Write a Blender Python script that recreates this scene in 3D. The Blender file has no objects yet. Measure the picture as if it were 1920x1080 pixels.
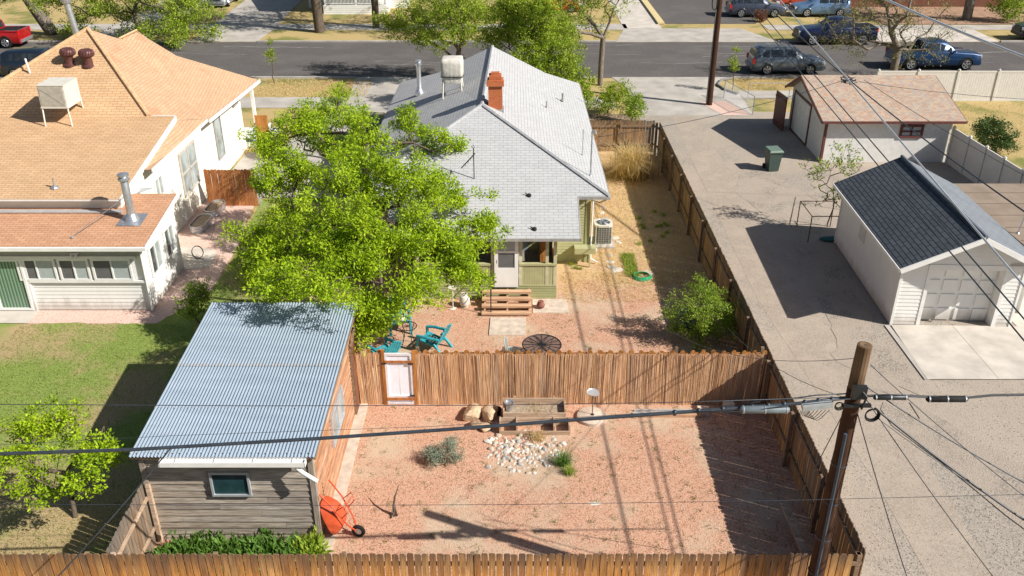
import bpy, math, random
import numpy as np
from mathutils import Vector, Matrix

# ---------------------------------------------------------------- camera, world, sun
SC = bpy.context.scene
COL = SC.collection
CH = 15.0                       # height of the drone above the yard
FPX = 1674.0                    # focal length in photo pixels (1920 wide)
TH = math.atan(0.5215)          # downward pitch
cam = bpy.data.objects.new("camera", bpy.data.cameras.new("camera"))
COL.objects.link(cam)
cam.location = (0, 0, CH)
cam.rotation_euler = (math.pi/2 - TH, 0, 0)
cam.data.sensor_width = 36
cam.data.lens = FPX/1920*36
cam.data.clip_end = 2000
SC.camera = cam
SUN_AZ, SUN_EL = math.radians(23.5), math.radians(38)
sd = Vector((math.cos(SUN_AZ)*math.cos(SUN_EL), -math.sin(SUN_AZ)*math.cos(SUN_EL), math.sin(SUN_EL)))
W = bpy.data.worlds.new("World"); SC.world = W; W.use_nodes = True
wn = W.node_tree
sky = wn.nodes.new('ShaderNodeTexSky'); sky.sky_type = 'NISHITA'; sky.sun_disc = False
sky.sun_elevation = SUN_EL; sky.sun_rotation = math.atan2(sd.x, sd.y)
bg = wn.nodes['Background']; bg.inputs[1].default_value = 0.056
wn.links.new(sky.outputs[0], bg.inputs[0])
sun = bpy.data.objects.new("sun", bpy.data.lights.new("sun", 'SUN')); COL.objects.link(sun)
sun.data.energy = 5.0; sun.data.angle = math.radians(0.5); sun.data.color = (1.0, 0.955, 0.88)
sun.rotation_euler = sd.to_track_quat('Z', 'Y').to_euler()
SC.view_settings.view_transform = 'Standard'; SC.view_settings.look = 'None'
SC.view_settings.exposure = 0.54; SC.view_settings.gamma = 1
try: SC.cycles.max_bounces = 6; SC.cycles.transparent_max_bounces = 6
except Exception: pass

_s, _c = math.sin(TH), math.cos(TH)
def _d(px, py):
    u = px-960; v = py-540
    return u, FPX*_c - v*_s, -(FPX*_s + v*_c)
def at(px, py, z=0.0):           # point of height z seen at a photo pixel
    a = _d(px, py); t = (CH-z)/-a[2]; return Vector((a[0]*t, a[1]*t, z))
def onY(px, py, Y):
    a = _d(px, py); t = Y/a[1]; return Vector((a[0]*t, Y, CH+a[2]*t))
def onX(px, py, X):
    a = _d(px, py); t = X/a[0]; return Vector((X, a[1]*t, CH+a[2]*t))

rng = np.random.default_rng(7); random.seed(7)
R = random.uniform
# ---------------------------------------------------------------- mesh builder
class MB:
    def __init__(s): s.v = []; s.f = []; s.m = []; s.r = []; s.M = None; s.mi = 0; s.rn = None
    def add(s, pts, faces, r=None):
        b = len(s.v)
        if s.M is not None: pts = [s.M @ Vector(p) for p in pts]
        s.v += [tuple(p) for p in pts]
        if r is None: r = s.rn if s.rn is not None else random.random()
        for f in faces: s.f.append([b+i for i in f]); s.m.append(s.mi); s.r.append(r)
        return s
    def poly(s, pts, r=None): return s.add(pts, [list(range(len(pts)))], r)
    def box(s, x0, x1, y0, y1, z0, z1, r=None):
        p = [(x0,y0,z0),(x1,y0,z0),(x1,y1,z0),(x0,y1,z0),(x0,y0,z1),(x1,y0,z1),(x1,y1,z1),(x0,y1,z1)]
        return s.add(p, [(3,2,1,0),(4,5,6,7),(0,1,5,4),(1,2,6,5),(2,3,7,6),(3,0,4,7)], r)
    def bar(s, a, b, w, h, r=None, up=(0,0,1)):
        a = Vector(a); b = Vector(b); d = (b-a).normalized(); up = Vector(up)
        x = d.cross(up)
        if x.length < 1e-3: x = d.cross(Vector((0,1,0)))
        x.normalize(); y = x.cross(d)
        p = [q + x*i*w/2 + y*j*h/2 for q in (a, b) for i, j in ((-1,-1),(1,-1),(1,1),(-1,1))]
        return s.add(p, [(0,1,2,3),(7,6,5,4),(0,4,5,1),(1,5,6,2),(2,6,7,3),(3,7,4,0)], r)
    def slab(s, pts, th, r=None):       # plate: polygon with thickness below it
        pts = [Vector(p) for p in pts]; n = Vector((0,0,0))
        for i in range(len(pts)):
            n += pts[i].cross(pts[(i+1) % len(pts)])
        n.normalize(); k = len(pts)
        lo = [p - n*th for p in pts]
        return s.add(pts+lo, [list(range(k)), list(range(2*k-1, k-1, -1))] + [(i, k+i, k+(i+1) % k, (i+1) % k) for i in range(k)], r)
    def tube(s, pts, rad, n=8, cap=True, r=None, closed=False):
        pts = [Vector(p) for p in pts]; m = len(pts)
        if not hasattr(rad, '__len__'): rad = [rad]*m
        V = []; ref = None
        for i, p in enumerate(pts):
            if closed: d = pts[(i+1) % m]-pts[i-1]
            else: d = pts[min(i+1, m-1)]-pts[max(i-1, 0)]
            if d.length < 1e-9: d = Vector((0,0,1))
            d.normalize()
            if ref is None: ref = Vector((1,0,0)) if abs(d.x) < .8 else Vector((0,1,0))
            x = ref-d*ref.dot(d)
            if x.length < 1e-4: x = d.cross(Vector((0,1,.3)))
            x.normalize(); y = d.cross(x); ref = x
            for k in range(n):
                a = 2*math.pi*k/n; V.append(p + (x*math.cos(a)+y*math.sin(a))*rad[i])
        F = []
        for i in range(m if closed else m-1):
            j = (i+1) % m
            for k in range(n):
                F.append((i*n+k, i*n+(k+1) % n, j*n+(k+1) % n, j*n+k))
        if cap and not closed: F += [list(range(n-1, -1, -1)), [(m-1)*n+k for k in range(n)]]
        return s.add(V, F, r)
    def cyl(s, a, b, r0, r1=None, n=12, r=None): return s.tube([a, b], [r0, r0 if r1 is None else r1], n, True, r)
    def lathe(s, prof, c=(0,0,0), n=16, r=None, sx=1, sy=1):
        V = []; F = []
        for rr, z in prof:
            for k in range(n):
                a = 2*math.pi*k/n; V.append((c[0]+rr*math.cos(a)*sx, c[1]+rr*math.sin(a)*sy, c[2]+z))
        m = len(prof)
        for i in range(m-1):
            for k in range(n): F.append((i*n+k, i*n+(k+1) % n, (i+1)*n+(k+1) % n, (i+1)*n+k))
        F += [list(range(n-1, -1, -1)), [(m-1)*n+k for k in range(n)]]
        return s.add(V, F, r)
    def mesh(s, name, mats, smooth=False):
        me = bpy.data.meshes.new(name)
        me.from_pydata(s.v, [], s.f)
        for m in (mats if isinstance(mats, (list, tuple)) else [mats]): me.materials.append(m)
        finish(me, np.array(s.r, dtype=np.float32), np.array(s.m, dtype=np.int32), smooth)
        return me

def finish(me, r, mi=None, smooth=False):
    np_ = len(me.polygons); nl = len(me.loops)
    a = me.attributes.new('rnd', 'FLOAT', 'FACE'); a.data.foreach_set('value', r)
    if mi is not None: me.polygons.foreach_set('material_index', mi)
    nor = np.empty(np_*3, np.float32); me.polygons.foreach_get('normal', nor); nor = nor.reshape(-1, 3).astype(np.float64)
    tot = np.empty(np_, np.int32); me.polygons.foreach_get('loop_total', tot)
    vi = np.empty(nl, np.int32); me.loops.foreach_get('vertex_index', vi)
    co = np.empty(len(me.vertices)*3, np.float32); me.vertices.foreach_get('co', co); co = co.reshape(-1, 3)
    N = np.repeat(nor, tot, axis=0); P = co[vi]
    u = np.stack([-N[:,1], N[:,0], np.zeros(nl)], 1); L = np.linalg.norm(u, axis=1)
    flat = L < .03
    u[flat] = (1,0,0); L[flat] = 1; u /= L[:, None]
    v = np.cross(N, u)
    uv = np.stack([(P*u).sum(1), (P*v).sum(1)], 1).astype(np.float32)
    lay = me.uv_layers.new(name='UVMap'); lay.data.foreach_set('uv', uv.ravel())
    if smooth:
        me.polygons.foreach_set('use_smooth', np.ones(np_, bool))
        if smooth != 'all': me.set_sharp_from_angle(angle=math.radians(40))
    me.update()

def npmesh(name, V, F, mat, r, smooth=False):       # V (n,3); F (m,k) arrays
    me = bpy.data.meshes.new(name); k = F.shape[1]
    me.vertices.add(len(V)); me.vertices.foreach_set('co', V.astype(np.float32).ravel())
    me.loops.add(F.size); me.loops.foreach_set('vertex_index', F.astype(np.int32).ravel())
    me.polygons.add(len(F)); me.polygons.foreach_set('loop_start', np.arange(len(F), dtype=np.int32)*k)
    me.update(calc_edges=True)
    me.materials.append(mat); finish(me, r.astype(np.float32), None, smooth); return me

# ---------------------------------------------------------------- objects
def tag(o, label=None, cat=None, group=None, kind=None):
    if label: o['label'] = label
    if cat: o['category'] = cat
    if group: o['group'] = group
    if kind: o['kind'] = kind
    return o
def thing(name, label, cat, loc=(0,0,0), rz=0, group=None):
    o = bpy.data.objects.new(name, None); COL.objects.link(o); o.location = loc; o.rotation_euler = (0,0,rz)
    o.empty_display_size = .3
    o['off'] = 0
    del o['off']
    return tag(o, label, cat, group)
def part(par, name, mb, mat, smooth=False, label=None, world=False, mesh=None):
    me = mesh or mb.mesh(name, mat, smooth)
    o = bpy.data.objects.new(name, me); COL.objects.link(o); o.parent = par
    if world:
        root = par
        L = Vector((0,0,0))
        while root: L += Vector(root.location); root = root.parent
        o.location = -L
    if label: o['label'] = label
    return o
def single(name, mb, mat, label, cat, smooth=False, group=None, kind=None, mesh=None, loc=(0,0,0), rz=0):
    me = mesh or mb.mesh(name, mat, smooth)
    o = bpy.data.objects.new(name, me); COL.objects.link(o); o.location = loc; o.rotation_euler = (0,0,rz)
    return tag(o, label, cat, group, kind)
def struct(name, mb, mat): return single(name, mb, mat, None, None, kind='structure')
def dup(root, loc, rz, label=None, scale=None):
    r = root.copy(); COL.objects.link(r); r.location = loc; r.rotation_euler = (0,0,rz)
    if label: r['label'] = label
    if scale: r.scale = scale
    for ch in list(root.children):
        c = ch.copy(); COL.objects.link(c); c.parent = r
        for g in list(ch.children):
            d = g.copy(); COL.objects.link(d); d.parent = c
    return r

# ---------------------------------------------------------------- materials
def nd(nt, t, ins=None, **pr):
    n = nt.nodes.new(t)
    for k, v in pr.items(): setattr(n, k, v)
    for k, v in (ins or {}).items():
        if isinstance(v, bpy.types.NodeSocket): nt.links.new(v, n.inputs[k])
        else:
            if isinstance(v, (tuple, list)) and len(v) == 3 and n.inputs[k].type == 'RGBA': v = (*v, 1)
            n.inputs[k].default_value = v
    return n
class Mt:
    def __init__(s, name, rough=.85, spec=.25, metal=0.0):
        s.m = bpy.data.materials.new(name); s.m.use_nodes = True; s.nt = s.m.node_tree
        s.b = s.nt.nodes['Principled BSDF']
        s.b.inputs['Roughness'].default_value = rough; s.b.inputs['Specular IOR Level'].default_value = spec; s.b.inputs['Metallic'].default_value = metal
        s.tc = s.nt.nodes.new('ShaderNodeTexCoord')
    def n(s, t, ins=None, **pr): return nd(s.nt, t, ins, **pr)
    def co(s, kind='UV', sc=(1,1,1)):
        o = s.n('ShaderNodeNewGeometry').outputs['Position'] if kind == 'P' else s.tc.outputs[kind]
        if sc == (1,1,1): return o
        return s.n('ShaderNodeVectorMath', {0: o, 1: sc}, operation='MULTIPLY').outputs[0]
    def noise(s, co, scale, detail=3, rough=.55, dist=0):
        return s.n('ShaderNodeTexNoise', {'Vector': co, 'Scale': scale, 'Detail': detail, 'Roughness': rough, 'Distortion': dist}).outputs[0]
    def ramp(s, fac, stops, interp='LINEAR'):
        n = s.n('ShaderNodeValToRGB', {0: fac}); e = n.color_ramp; e.interpolation = interp
        while len(e.elements) < len(stops): e.elements.new(.5)
        for i, (p, c) in enumerate(stops):
            e.elements[i].position = p; e.elements[i].color = (*c, 1) if hasattr(c, '__len__') else (c, c, c, 1)
        return n.outputs[0]
    def mix(s, f, a, b, mode='MIX'):
        n = s.n('ShaderNodeMix', {}, data_type='RGBA', blend_type=mode)
        for k, v in ((0, f), (6, a), (7, b)):
            if isinstance(v, bpy.types.NodeSocket): s.nt.links.new(v, n.inputs[k])
            else: n.inputs[k].default_value = (*v, 1) if hasattr(v, '__len__') else v
        return n.outputs[2]
    def math(s, op, a, b=0.0, clamp=False):
        return s.n('ShaderNodeMath', {0: a, 1: b}, operation=op, use_clamp=clamp).outputs[0]
    def rnd(s): return s.n('ShaderNodeAttribute', attribute_name='rnd').outputs['Fac']
    def col(s, c):
        if isinstance(c, bpy.types.NodeSocket): s.nt.links.new(c, s.b.inputs['Base Color'])
        else: s.b.inputs['Base Color'].default_value = (*c, 1)
        return s
    def bump(s, h, strength=.3, dist=.02):
        b = s.n('ShaderNodeBump', {'Height': h, 'Strength': strength, 'Distance': dist})
        s.nt.links.new(b.outputs[0], s.b.inputs['Normal']); return s

def plain(name, c, rough=.6, spec=.3, metal=0, var=.12, scale=6, bump=0, kind='Object'):
    m = Mt(name, rough, spec, metal)
    n = m.noise(m.co(kind), scale, 4)
    hi = tuple(min(1, x*(1+var)) for x in c); lo = tuple(x*(1-var*1.6) for x in c)
    m.col(m.ramp(n, [(.3, lo), (.7, hi)]))
    if bump: m.bump(n, bump, .02)
    return m.m
def wood(name, cols, along='v', rough=.8, grain=70, top=None, spec=.2, dk=(.5,.46,.42)):
    m = Mt(name, rough, spec)
    r = m.rnd(); uv = m.co('UV')
    off = m.n('ShaderNodeCombineXYZ', {0: m.math('MULTIPLY', r, 37.0), 1: m.math('MULTIPLY', r, 91.0)}).outputs[0]
    q = m.n('ShaderNodeVectorMath', {0: uv, 1: off}, operation='ADD').outputs[0]
    st = (grain, 2.2, 1) if along == 'v' else (2.2, grain, 1)
    q1 = m.n('ShaderNodeVectorMath', {0: q, 1: st}, operation='MULTIPLY').outputs[0]
    g = m.noise(q1, 1.0, 4, .6)
    q2 = m.n('ShaderNodeVectorMath', {0: q, 1: (7, 1.1, 1) if along == 'v' else (1.1, 7, 1)}, operation='MULTIPLY').outputs[0]
    g2 = m.noise(q2, 1.0, 3)
    k = len(cols)
    base = m.ramp(r, [(i/(k-1)*.9+.03, c) for i, c in enumerate(cols)])
    c = m.mix(m.ramp(g, [(.36, 0.0), (.62, 1.0)]), m.mix(1.0, base, dk, 'MULTIPLY'), base)
    c = m.mix(m.ramp(g2, [(.38, 0.0), (.75, .75)]), c, m.mix(1.0, c, (.55,.5,.5), 'MULTIPLY'))
    if top:            # weathered upper ends: (z0, z1, colour)
        z = m.n('ShaderNodeSeparateXYZ', {0: m.co('P')}).outputs[2]
        zz = m.math('ADD', z, m.math('MULTIPLY', m.math('SUBTRACT', g2, .5), .7))
        f = m.n('ShaderNodeMapRange', {0: zz, 1: top[0], 2: top[1], 3: 0.0, 4: .85}).outputs[0]
        c = m.mix(f, c, m.mix(m.ramp(g, [(.35, 0.0), (.6, 1.0)]), tuple(x*.5 for x in top[2]), top[2]))
    m.col(c); m.bump(g, .35, .01); return m.m
def shingle(name, c1, c2, bw=.32, rh=.14, mortar=(.08,.07,.06), patch=None, var=.25, ms=.007, extra=None):
    m = Mt(name, .95, .12); uv = m.co('UV')
    br = m.n('ShaderNodeTexBrick', {'Vector': uv, 'Color1': c1, 'Color2': c2, 'Mortar': mortar, 'Scale': 1.0, 'Mortar Size': ms, 'Mortar Smooth': .1, 'Bias': 0.0, 'Brick Width': bw, 'Row Height': rh}, offset=.5)
    c = br.outputs[0]
    if extra:
        vo = m.n('ShaderNodeTexWhiteNoise', {'Vector': m.n('ShaderNodeVectorMath', {0: m.n('ShaderNodeVectorMath', {0: uv, 1: (6.0, 1/rh, 0)}, operation='MULTIPLY').outputs[0]}, operation='FLOOR').outputs[0]}, noise_dimensions='2D').outputs[0]
        c = m.mix(.55, c, m.ramp(vo, [(i/len(extra), e) for i, e in enumerate(extra)], 'CONSTANT'))
    n1 = m.noise(uv, 1.2, 4); n2 = m.noise(uv, 60, 2)
    c = m.mix(m.ramp(n1, [(.3, 0.0), (.75, 1.0)]), c, m.mix(1.0, c, (1-var, 1-var*1.05, 1-var*1.1), 'MULTIPLY'))
    c = m.mix(.25, c, m.ramp(n2, [(.3, .2), (.7, .9)]), 'SOFT_LIGHT')
    if patch: c = m.mix(m.ramp(m.noise(uv, .55, 2), [(.60, 0.0), (.64, patch[1])]), c, patch[0])
    m.col(c)
    v = m.n('ShaderNodeSeparateXYZ', {0: uv}).outputs[1]
    saw = m.math('FRACT', m.math('DIVIDE', v, rh))
    h = m.math('ADD', m.math('MULTIPLY', m.math('SUBTRACT', 1.0, saw), .6), m.math('MULTIPLY', n2, .4))
    h = m.math('SUBTRACT', h, m.math('MULTIPLY', br.outputs[1], .8))
    m.bump(h, .6, .012); return m.m
def pebbles(name, cols, scale=38, dirt=None, dirtamt=.5, big=1.2, rough=.95, spots=None, bump=.5, ramp=None, grain=.5, tr=(.48, .62)):
    m = Mt(name, rough, .12); p = m.co('P')
    vo = m.n('ShaderNodeTexVoronoi', {'Vector': p, 'Scale': scale})
    k = len(cols); x = m.n('ShaderNodeSeparateColor', {0: vo.outputs['Color']}).outputs[0]
    c = m.ramp(x, [(i/k, q) for i, q in enumerate(cols)], 'CONSTANT')
    fine = m.noise(p, 140, 2)
    c = m.mix(grain, c, m.ramp(fine, [(.3, .25), (.7, .8)]), 'SOFT_LIGHT')
    if dirt:
        f = m.ramp(m.noise(p, big, 5, .6), [(tr[0], 0.0), (tr[1], dirtamt)])
        d = m.mix(m.ramp(m.noise(p, 22, 3), [(.35, 0.0), (.7, 1.0)]), dirt, tuple(q*1.25 for q in dirt))
        c = m.mix(f, c, d)
    if spots:
        vs = m.n('ShaderNodeTexVoronoi', {'Vector': p, 'Scale': spots[1]})
        rr = m.n('ShaderNodeSeparateColor', {0: vs.outputs['Color']}).outputs[1]
        f = m.math('MULTIPLY', m.math('LESS_THAN', vs.outputs['Distance'], spots[3]), m.math('GREATER_THAN', rr, spots[2]))
        c = m.mix(m.math('MULTIPLY', f, .85), c, spots[0])
    # slow tone drift across the bed
    c = m.mix(m.ramp(m.noise(p, .45, 3), [(.3, 0.0), (.7, .35)]), c, m.mix(1.0, c, (.78,.76,.74), 'MULTIPLY'))
    m.col(c); m.bump(m.math('ADD', m.math('MULTIPLY', vo.outputs['Distance'], -1.0), fine), bump, .015)
    m._c = c; return m
def leafm(name, c1, c2, c3=None, trans=.35):
    m = Mt(name, .55, .25); r = m.rnd()
    st = [(0.0, c1), (.55, c2)] + ([(1.0, c3)] if c3 else [])
    c = m.ramp(r, st); m.col(c)
    t = m.n('ShaderNodeBsdfTranslucent', {'Color': m.mix(1.0, c, (1.25,1.25,.6), 'MULTIPLY')})
    mx = m.n('ShaderNodeMixShader', {0: trans, 1: m.b.outputs[0], 2: t.outputs[0]})
    m.nt.links.new(mx.outputs[0], m.nt.nodes['Material Output'].inputs[0]); return m.m

WHITE = plain('white_paint', (.78,.77,.74), .5, .4, var=.05, scale=3)
def siding_mat(name, c, dirt=(.34,.28,.22)):
    m = Mt(name, .55, .35); z = m.n('ShaderNodeSeparateXYZ', {0: m.co('P')}).outputs[2]; n = m.noise(m.co('P', (1,1,.35)), 3.2, 5, .65)
    base = m.mix(m.ramp(n, [(.35, 0.0), (.75, .5)]), c, tuple(x*.86 for x in c))
    f = m.n('ShaderNodeMapRange', {0: m.math('SUBTRACT', z, m.math('MULTIPLY', n, .7)), 1: -.25, 2: .12, 3: .55, 4: 0.0}).outputs[0]
    m.col(m.mix(f, base, dirt)); return m.m
SIDW = siding_mat('white_siding', (.78,.77,.74))
CREAM = plain('cream_paint', (.82,.78,.68), .7, .3, var=.04, scale=2)
BEIGE = plain('beige_panel', (.42,.42,.36), .7, .3, var=.05)
GREYT = plain('grey_trim', (.33,.32,.30), .6)
DARK = plain('dark_metal', (.03,.032,.036), .45, .5, .4)
BLACK = plain('black_rubber', (.018,.018,.018), .8, .2, var=.3)
CABLE = plain('cable_sheath', (.035,.045,.06), .45, .5, 0, var=.2)
SILVER = plain('galvanised_metal', (.55,.57,.6), .35, .5, .75, var=.12, scale=12)
ALU = plain('aluminium', (.6,.63,.66), .4, .5, .5, var=.08, scale=4)
OLIVE = plain('olive_paint', (.42,.41,.22), .7, .3, var=.06, scale=3)
OLIVED = plain('olive_trim', (.33,.34,.17), .7, .3, var=.08, scale=3)
STUCCO = plain('white_stucco', (.68,.67,.64), .9, .2, var=.06, scale=5, bump=.2)
VINYL = plain('vinyl_white', (.66,.63,.58), .5, .4, var=.04)
VINYLP = plain('vinyl_post', (.62,.60,.56), .5, .4, var=.04)
BROWN = plain('brown_paint', (.14,.05,.04), .6, .3)
TEAL = plain('teal_plastic', (.03,.33,.40), .55, .4, var=.22, scale=9)
CONC = plain('concrete', (.54,.49,.43), .92, .15, var=.13, scale=1.3, kind='Object')
CONCG = plain('grey_concrete', (.43,.395,.355), .92, .15, var=.14, scale=.9)
SILL = plain('pale_concrete', (.58,.48,.39), .9, .15, var=.15, scale=5)
TURB = plain('turbine_brown', (.13,.055,.05), .45, .4, .3)
TANPAINT = plain('cooler_paint', (.60,.57,.50), .6, .3, var=.06)
def glassm(name, c, rough=.08):
    m = Mt(name, rough, .6); m.col(m.mix(m.ramp(m.noise(m.co('Object'), 1.3, 2), [(.4, 0.0), (.62, 1.0)]), c, tuple(x*1.7+.01 for x in c))); return m.m
GLASS = glassm('window_glass', (.035,.045,.05)); GLASSG = glassm('curtained_glass', (.22,.25,.25), .15); GLASSD = glassm('car_glass', (.012,.016,.02), .05)
BLIND = plain('window_blind', (.38,.42,.42), .5, .5, var=.06)
SCREEN = plain('insect_screen', (.13,.13,.13), .7, .3, var=.08)
PICK = wood('cedar_pickets', [(.62,.30,.085),(.74,.39,.12),(.52,.24,.07),(.82,.48,.18),(.38,.20,.09),(.68,.34,.10)], top=(1.15, 1.88, (.11,.085,.07)))
PICKG = wood('grey_pickets', [(.30,.23,.17),(.24,.19,.15),(.36,.27,.19),(.27,.17,.10)], top=(1.3, 1.9, (.18,.155,.13)))
PICKD = wood('aged_pickets', [(.36,.25,.15),(.46,.26,.11),(.28,.22,.16),(.52,.29,.12),(.34,.27,.19)], top=(1.2, 1.9, (.10,.085,.07)))
ORANGE = wood('orange_pickets', [(.55,.24,.06),(.62,.28,.08),(.48,.2,.05)])
REDW = wood('red_cedar_fence', [(.52,.20,.07),(.60,.25,.09),(.46,.17,.06),(.56,.27,.11)])
RAIL = wood('rail_wood', [(.28,.19,.12),(.34,.24,.16)], 'u')
PLANKG = wood('weathered_planks', [(.42,.38,.33),(.54,.49,.43),(.34,.30,.26),(.58,.52,.44),(.46,.40,.33)], 'u', grain=45, top=(1.9, 3.0, (.16,.125,.10)))
PLANKR = wood('cedar_siding', [(.52,.28,.16),(.58,.32,.19),(.64,.42,.29),(.46,.23,.12),(.55,.30,.17)], 'u', grain=45)
STEPW = wood('step_wood', [(.66,.42,.27),(.72,.47,.3),(.60,.37,.23)], 'u', grain=40, dk=(.7,.66,.62))
PLANTW = wood('planter_wood', [(.56,.42,.30),(.64,.48,.35),(.50,.36,.25)], 'u', grain=40, dk=(.65,.62,.58))
POLEW = wood('pole_wood', [(.07,.034,.02),(.11,.052,.028)], 'v', grain=30)
POLET = wood('pole_top_wood', [(.20,.13,.075),(.23,.155,.09)], 'v', grain=30)
REED = wood('reed', [(.88,.54,.29),(.72,.42,.23),(.92,.68,.44),(.56,.34,.22),(.92,.54,.25),(.74,.54,.37)], 'v', grain=90, dk=(.82,.78,.75))
BARK = wood('bark', [(.14,.11,.085),(.18,.145,.11)], 'v', grain=18)
BARKL = wood('pale_bark', [(.22,.19,.155),(.28,.24,.20)], 'v', grain=18)
TANR = shingle('tan_shingles', (.62,.405,.235), (.55,.35,.195), .34, .135, (.22,.14,.08), var=.14)
TANR2 = shingle('orange_tan_shingles', (.58,.33,.20), (.50,.27,.16), .3, .13, (.26,.13,.08), patch=((.60,.26,.15), .0), var=.12)
TANR3 = shingle('tan_shingles_patched', (.53,.34,.215), (.48,.30,.185), .34, .135, (.30,.19,.12), patch=((.50,.21,.12), .5), var=.1)
GREYR = shingle('pale_grey_shingles', (.46,.46,.46), (.42,.42,.425), .32, .135, (.22,.22,.23), var=.08, ms=.006)
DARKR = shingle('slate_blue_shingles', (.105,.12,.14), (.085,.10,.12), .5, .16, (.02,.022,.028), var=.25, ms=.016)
DARKR2 = shingle('grey_shingles', (.21,.23,.255), (.18,.20,.225), .5, .16, (.12,.13,.15), var=.1, ms=.01)  # far roofs; also paints the sunlit right slope of the dark garage
MIXR = shingle('blended_shingles', (.45,.30,.22), (.38,.28,.22), .3, .14, (.16,.12,.1), var=.12, extra=[(.44,.27,.19),(.50,.42,.32),(.36,.34,.31),(.50,.38,.28),(.44,.39,.33),(.39,.31,.25)])
BRICK = shingle('orange_brick', (.55,.15,.05), (.46,.11,.04), .22, .075, (.35,.22,.15), var=.15, ms=.008)
BRICKB = shingle('brown_brick', (.22,.09,.06), (.17,.07,.05), .22, .075, (.2,.14,.1), var=.15, ms=.008)
m_ = Mt('corrugated_steel', .55, .4, .3)
_n = m_.noise(m_.co('UV', (1,.25,1)), 3, 4)
_c1 = m_.ramp(_n, [(.3, (.28,.35,.42)), (.7, (.38,.45,.53))])
_sp = m_.noise(m_.co('UV'), 9, 4)
m_.col(m_.mix(m_.ramp(_sp, [(.62, 0.0), (.72, .5)]), _c1, (.48,.44,.38))); _yy = m_.n('ShaderNodeSeparateXYZ', {0: m_.co('P')}).outputs[1]
_bd = m_.math('MULTIPLY', m_.math('LESS_THAN', m_.math('ABSOLUTE', m_.math('SUBTRACT', _yy, 19.14)), .055), m_.ramp(_sp, [(.42, 0.0), (.6, .7)]))
m_.col(m_.mix(_bd, m_.mix(m_.ramp(_sp, [(.62, 0.0), (.72, .5)]), _c1, (.48,.44,.38)), (.42,.33,.24))); CORR = m_.m
STONE = plain('pale_stone', (.62,.57,.5), .9, .2, var=.15, scale=9, bump=.4)
BOULD = plain('sandstone', (.56,.40,.26), .9, .2, var=.22, scale=4, bump=.5)
BOULDD = plain('brown_sandstone', (.30,.20,.13), .9, .2, var=.3, scale=5, bump=.5)
# ground
PINK = pebbles('pink_gravel', [(.58,.32,.21),(.53,.275,.175),(.64,.385,.265),(.57,.33,.225),(.46,.24,.155),(.61,.355,.245),(.58,.38,.26),(.27,.155,.10)], 42, dirt=(.50,.39,.28), dirtamt=.8, big=.42, spots=((.14,.12,.06), 7, .8, .10), bump=.6, grain=.35)
# the side yard: gravel giving way to straw grass
p_ = PINK.co('P'); sx = PINK.n('ShaderNodeSeparateXYZ', {0: p_})
ns = PINK.math('MULTIPLY', PINK.math('SUBTRACT', PINK.noise(p_, .8, 4), .5), 5.0)
f1 = PINK.n('ShaderNodeMapRange', {0: PINK.math('ADD', sx.outputs[1], ns), 1: 28.0, 2: 29.8}).outputs[0]
st_n = PINK.noise(PINK.co('P', (1,1,1)), 26, 4, .7)
straw = PINK.ramp(st_n, [(.3, (.36,.23,.11)), (.5, (.58,.41,.22)), (.72, (.72,.54,.32))])
f2 = PINK.ramp(PINK.noise(p_, 1.1, 4), [(.35, .55), (.6, 1.0)])
PINK.col(PINK.mix(PINK.math('MULTIPLY', f1, f2), PINK._c, straw)); PINKM = PINK.m
PINK2 = pebbles('pink_path_gravel', [(.66,.46,.39),(.60,.40,.33),(.72,.53,.46),(.66,.49,.41),(.54,.36,.29),(.70,.50,.42)], 34, bump=.5).m
_a = pebbles('alley_gravel', [(.34,.30,.255),(.38,.335,.285),(.30,.265,.225),(.42,.37,.315),(.325,.285,.245),(.22,.195,.165),(.36,.315,.27),(.39,.345,.295),(.32,.28,.24)], 28, dirt=(.375,.315,.258), dirtamt=.85, big=.22, bump=.45, tr=(.42,.54), grain=.3); ALLEY = _a.m
ASPH = pebbles('asphalt', [(.105,.096,.092),(.12,.11,.105),(.095,.087,.083),(.135,.124,.118)], 30, dirt=(.15,.14,.13), dirtamt=.4, big=.35, bump=.2).m
LAWN = Mt('lawn', .95, .1); q = LAWN.co('P')
g1 = LAWN.ramp(LAWN.noise(q, 30, 4, .7), [(.3, (.11,.165,.03)), (.55, (.23,.305,.07)), (.75, (.42,.43,.17))])
g2 = LAWN.ramp(LAWN.noise(q, 26, 4, .7), [(.3, (.28,.20,.10)), (.6, (.46,.35,.19)), (.8, (.55,.44,.26))])
_y = LAWN.n('ShaderNodeSeparateXYZ', {0: q}).outputs[1]
_f = LAWN.math('ADD', LAWN.noise(q, .38, 4, .6), LAWN.n('ShaderNodeMapRange', {0: _y, 1: 14.0, 2: 21.0, 3: .18, 4: -.03}).outputs[0])
LAWN.col(LAWN.mix(LAWN.ramp(_f, [(.43, 0.0), (.60, 1.0)]), g1, g2)); LAWN.bump(LAWN.noise(q, 40, 3), .6, .03); LAWNM = LAWN.m
DRY = Mt('dry_grass', .95, .1); q = DRY.co('P')
g1 = DRY.ramp(DRY.noise(q, 16, 4, .7), [(.3, (.30,.22,.09)), (.6, (.50,.38,.18)), (.8, (.58,.46,.25))])
g2 = DRY.ramp(DRY.noise(q, 16, 4, .7), [(.3, (.10,.12,.03)), (.7, (.30,.28,.10))])
DRY.col(DRY.mix(DRY.ramp(DRY.noise(q, .3, 4, .6), [(.48, 0.0), (.62, 1.0)]), g1, g2)); DRY.bump(DRY.noise(q, 20, 3), .5, .03); DRYM = DRY.m
SOIL = plain('planter_soil', (.36,.28,.2), .95, .1, var=.3, scale=14, bump=.6)
MULCH = pebbles('mulch', [(.2,.14,.1),(.3,.22,.16),(.14,.1,.07),(.36,.27,.2)], 16, bump=.6).m
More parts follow.
